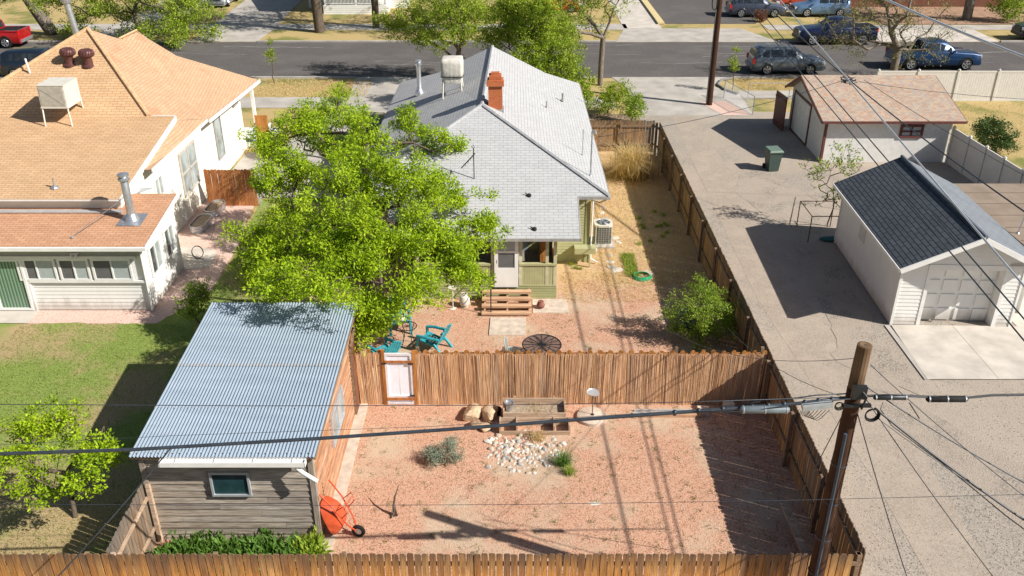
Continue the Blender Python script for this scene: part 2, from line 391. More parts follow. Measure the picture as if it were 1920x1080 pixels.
LEAF_A = leafm('leaf_lime', (.12,.21,.008), (.31,.45,.012), (.48,.58,.03), .3)
LEAF_B = leafm('leaf_fresh', (.12,.20,.02), (.27,.38,.04), (.42,.50,.08))
LEAF_C = leafm('leaf_spring', (.13,.20,.02), (.28,.38,.03), (.42,.49,.07))
LEAF_O = leafm('leaf_olive', (.10,.12,.03), (.22,.22,.07), (.34,.32,.13))
LEAF_D = leafm('leaf_dark', (.03,.06,.015), (.07,.12,.03), (.12,.18,.05), .2)
LEAF_H = leafm('leaf_hosta', (.05,.11,.02), (.10,.20,.03), (.18,.32,.06), .25)
LEAF_S = leafm('leaf_sage', (.16,.20,.14), (.27,.32,.24), (.36,.40,.31), .15)
STRAW = leafm('straw_blade', (.42,.29,.12), (.62,.46,.22), (.72,.57,.32), .3)
GRASSB = leafm('grass_blade', (.12,.15,.03), (.24,.27,.07), (.42,.38,.17), .3)

# ================================================================ GROUND
def flat(name, pts, z, mat):
    mb = MB(); pts = [(p[0], p[1], z) for p in pts]
    a = sum(pts[i][0]*pts[(i+1) % len(pts)][1]-pts[(i+1) % len(pts)][0]*pts[i][1] for i in range(len(pts)))
    if a < 0: pts = pts[::-1]
    mb.poly(pts); return struct(name, mb, mat)
def rect(x0, x1, y0, y1): return [(x0,y0),(x1,y0),(x1,y1),(x0,y1)]
flat('ground', rect(-400, 400, -80, 700), 0, DRYM)
flat('lawn', rect(-45, -8.35, 2, 27.0), .004, LAWNM)
flat('side_lawn', [(-11.9,26.9),(-8.35,26.9),(-8.35,37.4),(-11.2,37.4),(-11.0,33.5),(-10.75,30.0),(-11.0,28.0)], .008, LAWNM)
def wavy(p, q, n=14, a=.07):
    return [(p[0]+(q[0]-p[0])*i/n+(R(-a, a) if 0 < i < n else 0), p[1]+(q[1]-p[1])*i/n+(R(-a, a) if 0 < i < n else 0)) for i in range(n+1)]
flat('gravel_bed', wavy((-17.0,26.2), (-12.0,26.15), 20, .05)+wavy((-11.9,26.3), (-10.9,28.4), 8)+wavy((-10.85,28.6), (-11.0,33.4), 12)+wavy((-11.1,33.6), (-11.5,37.4), 8)+[(-14,37.4),(-14,27.3),(-17.0,27.3)], .012, PINK2)
flat('door_slab', rect(-20, -16.3, 26.15, 27.2), .03, CONC)
flat('paving_pad', [(-12.5,30.2),(-11.5,30.4),(-11.6,31.9),(-12.6,32.3),(-13.7,32.2),(-13.7,30.2)], .02, CONC)
flat('gravel_yard', rect(-8.35, 7.25, 9, 44), .016, PINKM)
flat('alley', rect(7.25, 70, -6, 51.0), .012, ALLEY)
flat('dry_lawn', rect(22.0, 70, 39.5, 53.25), .016, DRYM)
flat('worn_track', [(9.4,8.0),(10.6,8.0),(11.0,20.0),(10.2,30.0),(10.6,40.0),(10.4,50.9),(9.2,50.9),(8.9,38.0),(8.7,28.0),(9.3,18.0)], .016, pebbles('worn_gravel', [(.36,.30,.245),(.40,.34,.28),(.33,.275,.225)], 30, dirt=(.375,.315,.258), dirtamt=.8, bump=.25).m)
GRV = pebbles('loose_grey_gravel', [(.31,.265,.22),(.37,.32,.27),(.24,.205,.17),(.42,.365,.305),(.33,.285,.24)], 24, bump=.7, grain=.4, dirt=(.37,.31,.255), dirtamt=.9, big=.7, tr=(.40,.52)).m
def patch(name, cx, cy, rx, ry, z, mat, n=26, a=.22, rot=0):
    P = []
    for i in range(n):
        t = 2*math.pi*i/n; k = 1+R(-a, a); x = math.cos(t)*rx*k; y = math.sin(t)*ry*k; P.append((cx+x*math.cos(rot)-y*math.sin(rot), cy+x*math.sin(rot)+y*math.cos(rot)))
    return flat(name, P, z, mat)
patch('loose_gravel', 12.0, 37.6, 1.5, 3.6, .020, GRV, rot=.1)
patch('loose_gravel', 11.6, 28.2, .8, 5.2, .020, GRV, rot=-.08)
patch('loose_gravel', 15.8, 38.0, 2.2, 3.0, .026, GRV)
patch('loose_gravel', 13.4, 16.2, 1.2, 5.0, .032, GRV, rot=.42)
patch('loose_gravel', 11.2, 23.8, .9, 2.0, .024, GRV, rot=.1)
flat('garage_apron', [(12.72,26.0),(17.0,25.9),(17.0,22.7),(12.58,22.7)], .05, CONC)
mb = MB(); mb.box(14.75,14.765,22.72,25.95,.05,.054); struct('apron_joint', mb, CRACK if 'CRACK' in globals() else CONCG)
mb = MB(); mb.box(12.5,12.66,22.7,26.0,.0,.045)
struct('apron_edge', mb, CONCG)
flat('side_drive', [(16.9,18.0),(40,18.0),(40,33.0),(16.95,33.0)], .03, CONC)
flat('street', rect(-300, 300, 58.8, 69.6), .012, ASPH)
flat('alley_mouth', [(7.4,50.2),(13.9,50.2),(14.2,55.0),(12.9,56.6),(14.4,59.0),(6.6,59.0),(7.2,56.8)], .02, CONCG)
flat('near_sidewalk', rect(-60, 6.2, 51.8, 54.1), .02, CONCG)
flat('near_sidewalk', rect(14.2, 70, 51.6+2.2, 55.6), .02, CONCG)
flat('driveway', [(-13.6,37.5),(-5.9,37.5),(-5.9,52.0),(-5.2,52.0),(-4.4,59.0),(-10.4,59.0),(-9.8,52.0),(-11.2,50.0),(-12.0,44.0),(-13.6,43.6)], .026, CONCG)
flat('mulch_bed', rect(3.6, 7.3, 44.2, 50.5), .02, MULCH)
flat('far_sidewalk', rect(-80, 9.5, 74.2, 76.6), .02, CONCG)
flat('far_apron', [(8.0,69.7),(20.5,69.7),(18.8,74.8),(9.2,74.8)], .016, CONCG)
flat('far_driveway', [(9.2,74.8),(12.3,74.8),(12.3,110),(9.0,110)], .02, CONC)
flat('parking_lot', [(12.7,76.7),(20.5,76.7),(26,110),(12.7,110)], .024, ASPH)
mb = MB(); mb.box(12.2,12.75,76.4,110,.03,.17); struct('yellow_kerb', mb, plain('yellow_kerb_paint', (.62,.50,.26), .8))
flat('far_driveway', [(-24.8,69.7),(-19.6,69.7),(-19.5,74.3),(-20.9,110),(-26.0,110)], .028, CONCG)
flat('far_driveway', [(-33.2,69.7),(-28.6,69.7),(-28.6,74.3),(-28.8,110),(-33.0,110)], .028, CONCG)
flat('far_sidewalk', rect(20.9, 90, 74.2, 76.2), .02, CONCG)
flat('far_path', rect(28.5, 37.6, 69.7, 74.2), .028, CONC)
mb = MB()
for x0, x1 in ((-80,-33.2),(-28.6,-24.8),(-19.6,8.0)): mb.box(x0, x1, 69.6, 69.8, 0, .12)
for x0, x1 in ((20.5,28.5),(37.6,90)): mb.box(x0, x1, 69.6, 69.8, 0, .12)
for x0, x1 in ((-60,-10.4),(-4.4,5.5),(14.6,70)): mb.box(x0, x1, 58.6, 58.8, 0, .12)
struct('kerb', mb, CONCG)
mb = MB(); mb.tube([(14.6,58.6,.06),(13.7,58.1,.06),(13.2,56.9,.06),(13.4,55.7,.06),(14.0,54.7,.06)], .09, 6); struct('kerb', mb, plain('dark_kerb', (.2,.19,.18), .9))
CRACK = plain('tar_line', (.24,.235,.23), .8)
mb = MB()
for k in range(16):
    x = R(-30, 40); y = R(60, 69); pts = []
    for i in range(9): pts.append((x, y, .018)); x += R(.3, 1.1); y += R(-.25, .25)
    mb.tube(pts, .014, 4)
struct('street_cracks', mb, CRACK)

# ================================================================ helpers for buildings
def lap(mb, a, b, z0, z1, course=.13, clip=None, out=.018):
    """overlapping boards between base points a and b; outward is to the right of a->b"""
    a = Vector((a[0], a[1], 0)); b = Vector((b[0], b[1], 0)); d = (b-a); n = Vector((d.y, -d.x, 0)).normalized()
    z = z0
    while z < z1-1e-4:
        zt = min(z+course, z1); r = random.random()
        s0, s1 = (0, 1) if clip is None else clip((z+zt)/2)
        if s1 > s0:
            A = a+d*s0; B = a+d*s1
            mb.poly([A+n*out+Vector((0,0,z)), B+n*out+Vector((0,0,z)), B+n*.002+Vector((0,0,zt)), A+n*.002+Vector((0,0,zt))], r)
            mb.poly([A+Vector((0,0,z)), B+Vector((0,0,z)), B+n*out+Vector((0,0,z)), A+n*out+Vector((0,0,z))], r)
            mb.poly([A+Vector((0,0,z)), A+n*out+Vector((0,0,z)), A+n*.002+Vector((0,0,zt))], r)
            mb.poly([B+n*out+Vector((0,0,z)), B+Vector((0,0,z)), B+n*.002+Vector((0,0,zt))], r)
        z = zt
def frame4(a, u, v, w, h, t, dep, n, mb):
    """rectangular frame on a wall: a = lower left, u, v unit axes, n outward"""
    def bx(x0, x1, y0, y1):
        P = [a+u*x+v*y+n*k for k in (0, dep) for x, y in ((x0,y0),(x1,y0),(x1,y1),(x0,y1))]
        mb.add(P, [(3,2,1,0),(4,5,6,7),(0,1,5,4),(1,2,6,5),(2,3,7,6),(3,0,4,7)])
    bx(0, w, 0, t); bx(0, w, h-t, h); bx(0, t, t, h-t); bx(w-t, w, t, h-t)
    return bx
def window(par, a, u, w, h, n, t=.07, frm=WHITE, gl=GLASS, mull=True, rail=False, off=.02, dep=.06, gl2=None, world=True, label=None):
    a = Vector(a); u = Vector(u).normalized(); v = Vector((0,0,1)); n = Vector(n).normalized()
    mb = MB(); a0 = a+n*off
    bx = frame4(a0, u, v, w, h, t, dep, n, mb)
    if mull: bx(w/2-t/3, w/2+t/3, t, h-t)
    if rail: bx(t, w-t, h/2-t/3, h/2+t/3)
    fr = part(par, 'window', mb, frm, world=world, label=label)
    def pane(x0, x1, m):
        q = MB(); z = n*(off+.02); q.poly([a+u*x0+v*t+z, a+u*x1+v*t+z, a+u*x1+v*(h-t)+z, a+u*x0+v*(h-t)+z])
        o = bpy.data.objects.new('pane', q.mesh('pane', m)); COL.objects.link(o); o.parent = fr
    if mull: pane(t, w/2-.005, gl); pane(w/2+.005, w-t, gl2 or gl)
    else: pane(t, w-t, gl)
    return fr

# ================================================================ TAN HOUSE
th = thing('tan_roof_house', 'cream house with a big tan shingle roof and white sunroom, left of the tree', 'house', (-16, 30, 0))
A = Vector((-18.3,39.3,7.1)); HbL = Vector((-14.75,35.35,4.43)); RX = -13.7
Fr0 = Vector((RX,29.0,3.38)); Fr1 = Vector((RX,35.35,4.43))
V1 = Vector((-17.48,40.3,6.48)); R2 = Vector((-17.1,41.5,6.6)); S1 = Vector((-15.98,43.8,4.4)); S2 = Vector((-15.0,44.8,3.62)); E3 = Vector((-12.95,45.3,3.35)); E2 = Vector((-13.35,38.0,3.45))
LXe = -26.5
roof = MB()
roof.slab([Fr0, Fr1, HbL, (-23.0,35.35,4.43), (LXe,35.3,4.43), (LXe,29.0,3.38)], .08)
roof.slab([HbL, A, (-23.0,35.35,4.43)], .06)
o_roof = part(th, 'roof', roof, TANR, world=True)
rf2 = MB()
rf2.slab([HbL, (RX,36.15,3.75), E2, V1, A], .06); rf2.slab([E2, E3, S2, S1, R2, V1], .06)
rf2.slab([A, V1, (-19.2,43.2,5.5), (-24.5,43.2,3.6), (-23.0,35.35,4.43)], .05)
rf2.slab([V1, R2, S1, (-19.2,43.4,4.6)], .04)
part(th, 'roof', rf2, TANR3, world=True, label='right slope of the tan roof with reddish repair patches')
pent = MB()
_in = [(31.3,3.6),(33.2,3.92),(35.3,4.24),(36.9,3.85)]; _out = [(31.3,3.62),(33.2,3.60),(35.3,3.56),(38.0,3.5)]
for k in range(3): pent.poly([(-13.68,)+_in[k], (-13.33,)+_out[k], (-13.33,)+_out[k+1], (-13.68,)+_in[k+1]])
part(th, 'eave_roof', pent, TANR3, world=True)
cap = MB(); cap.tube([HbL+Vector((0,0,.02)), (HbL+A)/2+Vector((0,0,.03)), A+Vector((0,0,.03))], .09, 6)
cap.tube([(-23.0,35.35,4.45), A+Vector((0,0,.02))], .08, 6); cap.tube([V1+Vector((0,0,0)), R2+Vector((0,0,.02))], .05, 5)
part(th, 'ridge_cap', cap, plain('tan_cap', (.58,.38,.22), .95, .1, var=.15), world=True)
wl = MB()
wl.poly([(-13.75,29.2,0),(-13.75,44.4,0),(-13.75,44.4,3.42),(-13.75,36.3,3.6),(-13.75,35.3,4.3),(-13.75,29.2,3.3)])
wl.poly([(-26,29.2,0),(-13.75,29.2,0),(-13.75,29.2,3.3),(-26,29.2,3.3)])
wl.poly([(-13.75,44.4,0),(-26,44.4,0),(-26,44.4,3.4),(-13.75,44.4,3.4)])
wl.poly([(-26,44.4,0),(-26,29.2,0),(-26,29.2,3.3),(-26,44.4,3.4)])
part(th, 'wall', wl, CREAM, world=True)
fb = MB(); fb.bar(Fr0+Vector((.05,0,-.1)), Fr1+Vector((.05,0,-.1)), .05, .22); fb.bar((LXe,28.97,3.33), (RX,28.97,3.33), .03, .05)
fb.bar((-13.31,31.3,3.58), E2+Vector((.04,0,-.0)), .05, .12); fb.bar(E2+Vector((.12,0,-.04)), E3+Vector((.08,0,-.05)), .05, .16)
fb.bar(Vector((RX,35.42,4.36)), Vector((-14.6,35.42,4.36)), .05, .16)
part(th, 'fascia', fb, WHITE, world=True)
def winX(TLp, TRp, BRp, X, **k):
    tl = onX(*TLp, X); br = onX(*BRp, X); tr = onX(*TRp, X)
    y0, y1 = tl.y, tr.y; z1 = (tl.z+tr.z)/2; z0 = br.z
    return window(th, (X, y0, z0), (0,1,0), abs(y1-y0), z1-z0, (1,0,0), **k)
winX((331,285), (361,266), (375,337), -13.75, gl=GLASSG, rail=True, frm=plain('taupe_frame', (.5,.46,.4), .6), t=.09)
winX((397,222), (409,213), (421,288), -13.75, gl=GLASSG, rail=True, mull=False, t=.09, frm=GREYT)
winX((285,337), (300,325), (307,362), -13.75, gl=GLASSG, t=.06)
mb = MB(); mb.box(-13.72,-13.62,43.0,43.6,2.6,2.9); mb.cyl((-13.66,32.6,.2),(-13.66,32.6,1.2),.02)
mb.tube([(-13.68,32.3,1.5),(-13.6,32.3,1.5),(-13.6,32.3,.1)], .02, 6); mb.box(-13.72,-13.55,32.7,32.95,.9,1.3)
part(th, 'utility_meter', mb, GREYT, world=True)
# sunroom
SX = -12.45; SXl = -26.0
sr = MB(); sr.slab([(-12.1,26.72,2.6),(-12.1,30.2,3.1),(SXl,30.2,3.1),(SXl,26.72,2.6)], .07)
part(th, 'sunroom_roof', sr, TANR2, world=True)
fl = MB(); fl.slab([(-13.76,30.2,3.06),(-13.2,30.75,3.12),(SXl,30.75,3.12),(SXl,30.2,3.06)], .04)
fl.slab([(-13.6,28.80,2.95),(-13.6,28.99,2.98),(SXl,28.99,2.98),(SXl,28.80,2.95)], .02)
part(th, 'flashing', fl, ALU, world=True)
wl = MB(); lap(wl, (-16.45,27.08), (SX,27.08), .05, 1.12, .145)
lap(wl, (SX,27.08), (SX,30.4), .05, 2.95, .145, clip=lambda z: (0,1) if z < 2.5 else ((z-2.5)/.5*.98, 1), out=.015)
wl.poly([(-16.45,27.09,0),(SX-.01,27.09,0),(SX-.01,27.09,2.5),(-16.45,27.09,2.5)])
wl.poly([(SX-.01,27.09,0),(SX-.01,30.4,0),(SX-.01,30.4,2.98),(SX-.01,27.09,2.5)])
wl.poly([(SX-.01,30.4,0),(-13.75,30.4,0),(-13.75,30.4,3.0),(SX-.01,30.4,3.0)])
wl.box(-16.6,-16.4,27.0,27.1,0,2.1); wl.box(-12.55,-12.43,27.03,27.12,0,2.5)
part(th, 'sunroom_wall', wl, SIDW, world=True)
bd = MB(); bd.box(-26,-12.46,27.02,27.085,2.12,2.5); part(th, 'soffit_band', bd, BEIGE, world=True)
bd = MB(); bd.box(-26,-12.6,26.96,27.03,2.03,2.13); bd.box(-16.4,-12.47,26.99,27.04,1.12,1.2); part(th, 'trim', bd, WHITE, world=True)
gt = MB(); gt.box(-26,-12.05,26.6,26.7,2.48,2.6); gt.tube([(-12.2,26.66,2.5),(-12.35,26.95,2.35),(-12.42,27.0,2.2),(-12.42,27.0,.05)], .04, 6)
gt.bar((-12.08,26.72,2.55),(-12.08,30.2,3.05),.05,.14)
part(th, 'gutter', gt, WHITE, world=True)
for x0, x1 in ((44,117),(121,179),(183,257)):
    a = onY(x0, 537, 27.08); b = onY(x1, 495, 27.08); a2 = onY(x1, 537, 27.08)
    window(th, (a.x, 27.06, 1.2), (1,0,0), a2.x-a.x-.02, .82, (0,-1,0), t=.07, gl=SCREEN, gl2=BLIND, dep=.05)
for y0, y1 in ((27.55,28.55),(29.0,29.9)):
    window(th, (SX+.01, y0, 1.05), (0,1,0), y1-y0, 1.1, (1,0,0), t=.07, gl=GLASS, gl2=GLASSG)
dr = MB(); bx = frame4(Vector((-18.4,27.04,.06)), Vector((1,0,0)), Vector((0,0,1)), 1.9, 1.95, .08, .06, Vector((0,-1,0)), dr); bx(.95-.25, 1.05-.25, .08, 1.87)
drp = part(th, 'sliding_door', dr, WHITE, world=True)
q = MB(); q.poly([(-18.35,27.03,.1),(-16.55,27.03,.1),(-16.55,27.03,1.95),(-18.35,27.03,1.95)])
_m = Mt('door_glass_blinds', .2, .5); _m.col(_m.ramp(_m.math('FRACT', _m.math('MULTIPLY', _m.n('ShaderNodeSeparateXYZ', {0: _m.co('UV')}).outputs[0], 9.0)), [(.0, (.05,.12,.07)), (.5, (.10,.22,.12)), (.8, (.3,.36,.3))]))
o = bpy.data.objects.new('pane', q.mesh('pane', _m.m)); COL.objects.link(o); o.parent = drp
q = MB(); q.box(-20.8,-18.4,27.0,27.09,0,2.1); part(th, 'wall_panel', q, WHITE, world=True)
fl = MB(); fl.box(-14.75,-14.5,26.95,27.03,2.18,2.26)
for s in (-1,1):
    fl.lathe([(.02,0),(.045,-.05),(.06,-.14)], (-14.62+s*.08,26.88,2.24), 8)
part(th, 'floodlight', fl, WHITE, world=True)
# pipes on the sunroom roof
vp = MB(); c = Vector((-13.1,28.4,2.8)); vp.lathe([(.3,-.02),(.3,.02),(.24,.05),(.17,.26),(.13,.3),(.13,1.45),(.125,1.46)], c, 16)
vp.lathe([(.15,1.5),(.19,1.5),(.19,1.56),(.13,1.6),(.19,1.66),(.19,1.72),(.05,1.76)], c, 16)
vp.add([c+Vector(p) for p in ((-.42,-.42,.0),(.42,-.42,.0),(.42,.42,.11),(-.42,.42,.11))], [(0,1,2,3)])
vp.cyl(c+Vector((0,0,.95)), (-14.7,27.25,2.72), .012, n=5); vp.cyl(c+Vector((0,0,.95)), (-14.05,29.6,3.1), .012, n=5); vp.lathe([(.07,0),(.06,.03)], (-14.7,27.25,2.69), 8)
part(th, 'stovepipe', vp, SILVER, 1, world=True)
def plane_pt(px, py, y0, z0, s):
    a = _d(px, py); k = a[1]/-a[2]; z = (z0+s*(k*CH-y0))/(1+s*k); t = (CH-z)/-a[2]; return Vector((a[0]*t, a[1]*t, z))
for px, py in ((131,118),(166,120)):
    c = plane_pt(px, py, 35.35, 4.43, .676); tv = MB()
    tv.lathe([(.28,-.12),(.28,-.06),(.2,.0),(.17,.25),(.2,.3)], c, 18)
    pr = [(.2,.3),(.29,.36),(.31,.46),(.27,.56),(.14,.63),(.03,.65)]
    tv.lathe(pr, c, 18)
    for k in range(18):
        a = 2*math.pi*k/18; tv.tube([c+Vector((math.cos(a+.1*j)*(rr+.012), math.sin(a+.1*j)*(rr+.012), z)) for j, (rr, z) in enumerate(pr[:-1])], .012, 4)
    part(th, 'turbine_vent', tv, TURB, 1, world=True)
c = plane_pt(103, 352, 29, 3.38, .165); tv = MB(); tv.lathe([(.16,0),(.12,.05),(.04,.08),(.03,.35)], c, 10); part(th, 'roof_vent', tv, SILVER, world=True)
c = Vector((-19.3,41.5,5.2)); tv = MB(); tv.cyl(onY(145,68,40.2), onY(125,6,40.2)+Vector((0,0,.0)), .14, n=12)
e = onY(125,6,40.2); tv.lathe([(.12,0),(.2,.02),(.22,.14),(.12,.2),(.18,.24),(.18,.32)], e, 12); part(th, 'flue_pipe', tv, SILVER, 1, world=True)
tv = MB(); e = plane_pt(56, 137, 35.35, 4.43, .676); tv.cyl(e, e+Vector((-.05,0,.6)), .04); part(th, 'plumbing_vent', tv, WHITE, world=True)
# porch corner far end
mb = MB(); mb.box(-13.35,-13.2,44.9,45.05,0,3.3); mb.box(-12.95,-12.85,45.05,46.3,.75,.8)
for k in range(9): mb.box(-12.93,-12.88,45.0+k*.15,45.04+k*.15,.2,.75)
mb.box(-15,-12.7,44.6,47.4,0,.2)
part(th, 'porch', mb, WHITE, world=True)
q = MB(); pickets(q, (-13.5,44.75), (-12.4,44.75), 1.7) if 0 else q.box(-13.2,-12.55,44.6,44.66,.1,1.7); part(th, 'porch_door', q, ORANGE, world=True)
# cooler on the tan roof (rests on legs)
def cooler(loc, sx, sy, h0, h1, mat, label, covered=False):
    t = thing('evaporative_cooler', label, 'rooftop cooler', loc)
    b = MB()
    if not covered:
        b.box(-sx, sx, -sy, sy, h0, h1); b.box(-sx-.02, sx+.02, -sy-.02, sy+.02, h1, h1+.03); b.box(-sx-.02, sx+.02, -sy-.02, sy+.02, h0-.06, h0)
        part(t, 'cabinet', b, mat)
        p = MB(); p.box(-sx+.05, sx-.05, -sy-.015, -sy-.002, h0+.05, h1-.05); p.bar((-sx+.1,-sy-.018,h0+.1), (sx-.1,-sy-.018,h1-.1), .015, .008); p.bar((-sx+.1,-sy-.018,h1-.1), (sx-.1,-sy-.018,h0+.1), .015, .008)
        part(t, 'side_panel', p, plain('cooler_panel', (.42,.40,.34), .7, .2, var=.12))
    for i in (-1,1):
        for j in (-1,1):
            l = MB(); l.bar((i*(sx+.03), j*(sy+.03), -.3+(.12*j)), (i*(sx-.03), j*(sy-.03), h0+.1), .05, .05); part(t, 'leg', l, mat)
    return t
cooler(plane_pt(112, 236, 29, 3.38, .165)+Vector((-.02,.6,.05)), .52, .62, .72, 1.55, TANPAINT, 'pale square evaporative cooler standing on legs on the tan roof')

# ================================================================ GREY ROOF HOUSE
gh = thing('grey_roof_house', 'olive green house with a pale grey shingle roof behind the big tree', 'house', (-1, 36, 0))
P_ = .45
E0 = Vector((3.44,29.4,3.31)); El = Vector((-5.75,29.4,3.31)); AP = Vector((-1.16,33.86,5.32)); RB = Vector((-.95,43.9,5.36))
Bk = Vector((3.42,45.2,3.2)); Bl = Vector((-5.7,45.4,3.2)); EY0 = 27.6; EZ0 = 2.5
fr = MB(); fr.slab([(-4.3,EY0,EZ0),(2.3,EY0,EZ0),(2.3,29.4,3.31),E0,AP,El,(-4.3,29.4,3.31)], .09); part(gh, 'roof', fr, GREYR, world=True)
rt = MB(); K1 = Vector((1.66,43.9,4.05)); K2 = Vector((-3.7,43.9,4.05))
rt.slab([E0, Bk, K1, RB, AP], .08); part(gh, 'roof', rt, GREYR, world=True)
lf = MB(); lf.slab([El, AP, RB, K2, Bl], .08); part(gh, 'roof', lf, GREYR, world=True)
bk = MB(); bk.slab([K1, Bk, Bl, K2], .06); bk.poly([K1, K2, RB][::-1]); part(gh, 'roof', bk, GREYR, world=True)
cp = MB(); up = Vector((0,0,.01))
for a, b in ((AP,E0),(AP,El),(AP,RB)): cp.tube([a+up, (a+b)/2+up*1.2, b+up], .07, 5)
part(gh, 'ridge_cap', cp, plain('grey_cap', (.38,.38,.39), .9, .1), world=True)
fa = MB()
fa.bar((-4.3,27.58,2.45),(2.3,27.58,2.45),.04,.1); fa.bar((2.3,29.38,3.25),E0+Vector((0,-.02,-.06)),.04,.1); fa.bar(E0+Vector((.02,0,-.08)),Bk+Vector((.02,0,-.08)),.04,.12); fa.bar((2.33,27.6,2.44),(2.33,29.4,3.24),.04,.1)
fa.bar(El+Vector((-.02,0,-.08)),Bl+Vector((-.02,0,-.08)),.04,.12)
part(gh, 'fascia', fa, GREYT, world=True)
w_ = MB(); XR, YF = 2.9, 30.9
lap(w_, (-5.2,YF), (XR,YF), .35, 3.0, .11); lap(w_, (XR,YF), (XR,44.6), .35, 3.1, .11)
w_.poly([(-5.2,YF+.01,0),(XR-.01,YF+.01,0),(XR-.01,YF+.01,3.05),(-5.2,YF+.01,3.05)]); w_.poly([(XR-.01,YF+.01,0),(XR-.01,44.6,0),(XR-.01,44.6,3.1),(XR-.01,YF+.01,3.1)])
w_.poly([(-5.2,44.6,0),(-5.2,YF,0),(-5.2,YF,3.05),(-5.2,44.6,3.05)]); w_.poly([(XR,44.6,0),(-5.2,44.6,0),(-5.2,44.6,3.1),(XR,44.6,3.1)])
part(gh, 'wall', w_, OLIVE, world=True)
t_ = MB(); t_.box(XR-.14,XR+.035,YF-.035,YF+.14,0,3.05); part(gh, 'corner_board', t_, OLIVED, world=True)
# enclosed back porch
PY = 27.94; PX0, PX1 = -3.35, 1.56
sk = MB(); lap(sk, (PX0,PY), (PX1,PY), .02, .5, .1); sk.box(PX0,PX1,PY+.002,PY+.05,0,.5); lap(sk, (PX1,PY), (PX1,YF), .02, .5, .1)
part(gh, 'skirting', sk, OLIVED, world=True)
fb_ = MB(); fb_.box(PX0,PX1,PY+.05,YF-.05,.40,.5); part(gh, 'porch_floor', fb_, plain('porch_boards', (.25,.24,.22), .8), world=True)
dL, dR = onY(927,500,PY).x, onY(972,500,PY).x
hw = MB()
zt = 1.32
for x0, x1 in ((PX0,dL-.1),(dR+.03,PX1)):
    hw.box(x0,x1,PY-.02,PY+.06,.5,.56); hw.box(x0,x1,PY-.04,PY+.10,zt,zt+.07)
    x = x0
    while x < x1-.01:
        xe = min(x+.09, x1); hw.box(x+.004, xe-.004, PY, PY+.04, .56, zt); x = xe
    hw.box(x0,x1,PY+.015,PY+.045,.56,zt)
part(gh, 'half_wall', hw, OLIVE, world=True)
po = MB()
for x in (PX0+.05, -2.0, dL-.06, dR+.08, 1.22, PX1-.06): po.box(x-.055,x+.055,PY-.01,PY+.09,.5 if x > dL-1 else .5,2.56)
po.box(PX0,PX1,PY+.0,PY+.08,2.46,2.58); po.box(PX1-.1,PX1,PY,PY+.12,0,2.5); po.box(PX1-.08,PX1,PY+.1,YF,2.46,2.6); po.box(PX1-.06,PX1-.01,PY+.1,YF,zt,zt+.06)
po.box(PX1-.1,PX1+.01,29.3,29.4,.5,2.6)
part(gh, 'porch_post', po, plain('pale_olive', (.52,.50,.32), .7), world=True)
sw = MB(); lap(sw, (PX1-.03,PY+.1), (PX1-.03,YF), .5, zt, .1); part(gh, 'side_wall', sw, OLIVE, world=True)
d_ = MB(); bx = frame4(Vector((dL,PY-.02,.5)), Vector((1,0,0)), Vector((0,0,1)), dR-dL, 2.02, .13, .05, Vector((0,-1,0)), d_); bx(.13, dR-dL-.13, .13, .75); bx(.13, dR-dL-.13, 1.32, 1.4)
dd = part(gh, 'door', d_, WHITE, world=True)
for z0, z1, m in ((1.25,1.82,SCREEN),(1.9,2.38,BLIND)):
    q = MB(); q.poly([(dL+.13,PY-.05,z0),(dR-.13,PY-.05,z0),(dR-.13,PY-.05,z1),(dL+.13,PY-.05,z1)]); o = bpy.data.objects.new('pane', q.mesh('pane', m)); COL.objects.link(o); o.parent = dd
q = MB(); q.cyl((dL+.08,PY-.12,1.45),(dL+.08,PY-.12,1.57),.012,n=6); o = bpy.data.objects.new('handle', q.mesh('handle', DARK)); COL.objects.link(o); o.parent = dd
q = MB(); q.box(-.6,.6,YF-.05,YF-.03,.5,2.0); q.box(PX0+.3,PX0+1.3,YF-.05,YF-.03,1.2,2.2); part(gh, 'inner_window', q, GLASSG, world=True)
q = MB(); q.box(1.0,1.3,28.6,29.6,.5,1.9); part(gh, 'inner_cabinet', q, ORANGE, world=True)
# chimney and pipes
ch = MB(); c0 = onY(929, 207, 34.2); cx, cy, cz = c0.x, 34.35, c0.z
ch.box(cx-.27,cx+.27,cy-.25,cy+.25,cz-.4,cz+.98); ch.box(cx-.34,cx+.34,cy-.32,cy+.32,cz+.98,cz+1.08); ch.box(cx-.31,cx+.31,cy-.29,cy+.29,cz+1.08,cz+1.2)
ch.box(cx-.24,cx+.24,cy-.22,cy+.22,cz+1.2,cz+1.38); ch.box(cx-.16,cx+.16,cy-.14,cy+.14,cz+1.38,cz+1.46)
part(gh, 'chimney', ch, BRICK, world=True)
q = MB(); q.box(cx-.33,cx+.33,cy-.31,cy+.31,cz-.35,cz+.06); part(gh, 'chimney_flashing', q, plain('lead_flashing', (.3,.3,.32), .6), world=True)
def leftz(x): return 5.32-(AP.x-x)*.437
def rightz(x): return 5.32-(x-AP.x)*.437
sp = MB(); e = Vector((-4.25,40.6,leftz(-4.25))); sp.lathe([(.22,-.1),(.2,.03),(.13,.16),(.1,.2),(.1,1.25),(.1,1.26)], e, 12); sp.lathe([(.14,1.27),(.15,1.35),(.1,1.38),(.15,1.42),(.14,1.5),(.03,1.53)], e, 12)
part(gh, 'stovepipe', sp, SILVER, 1, world=True)
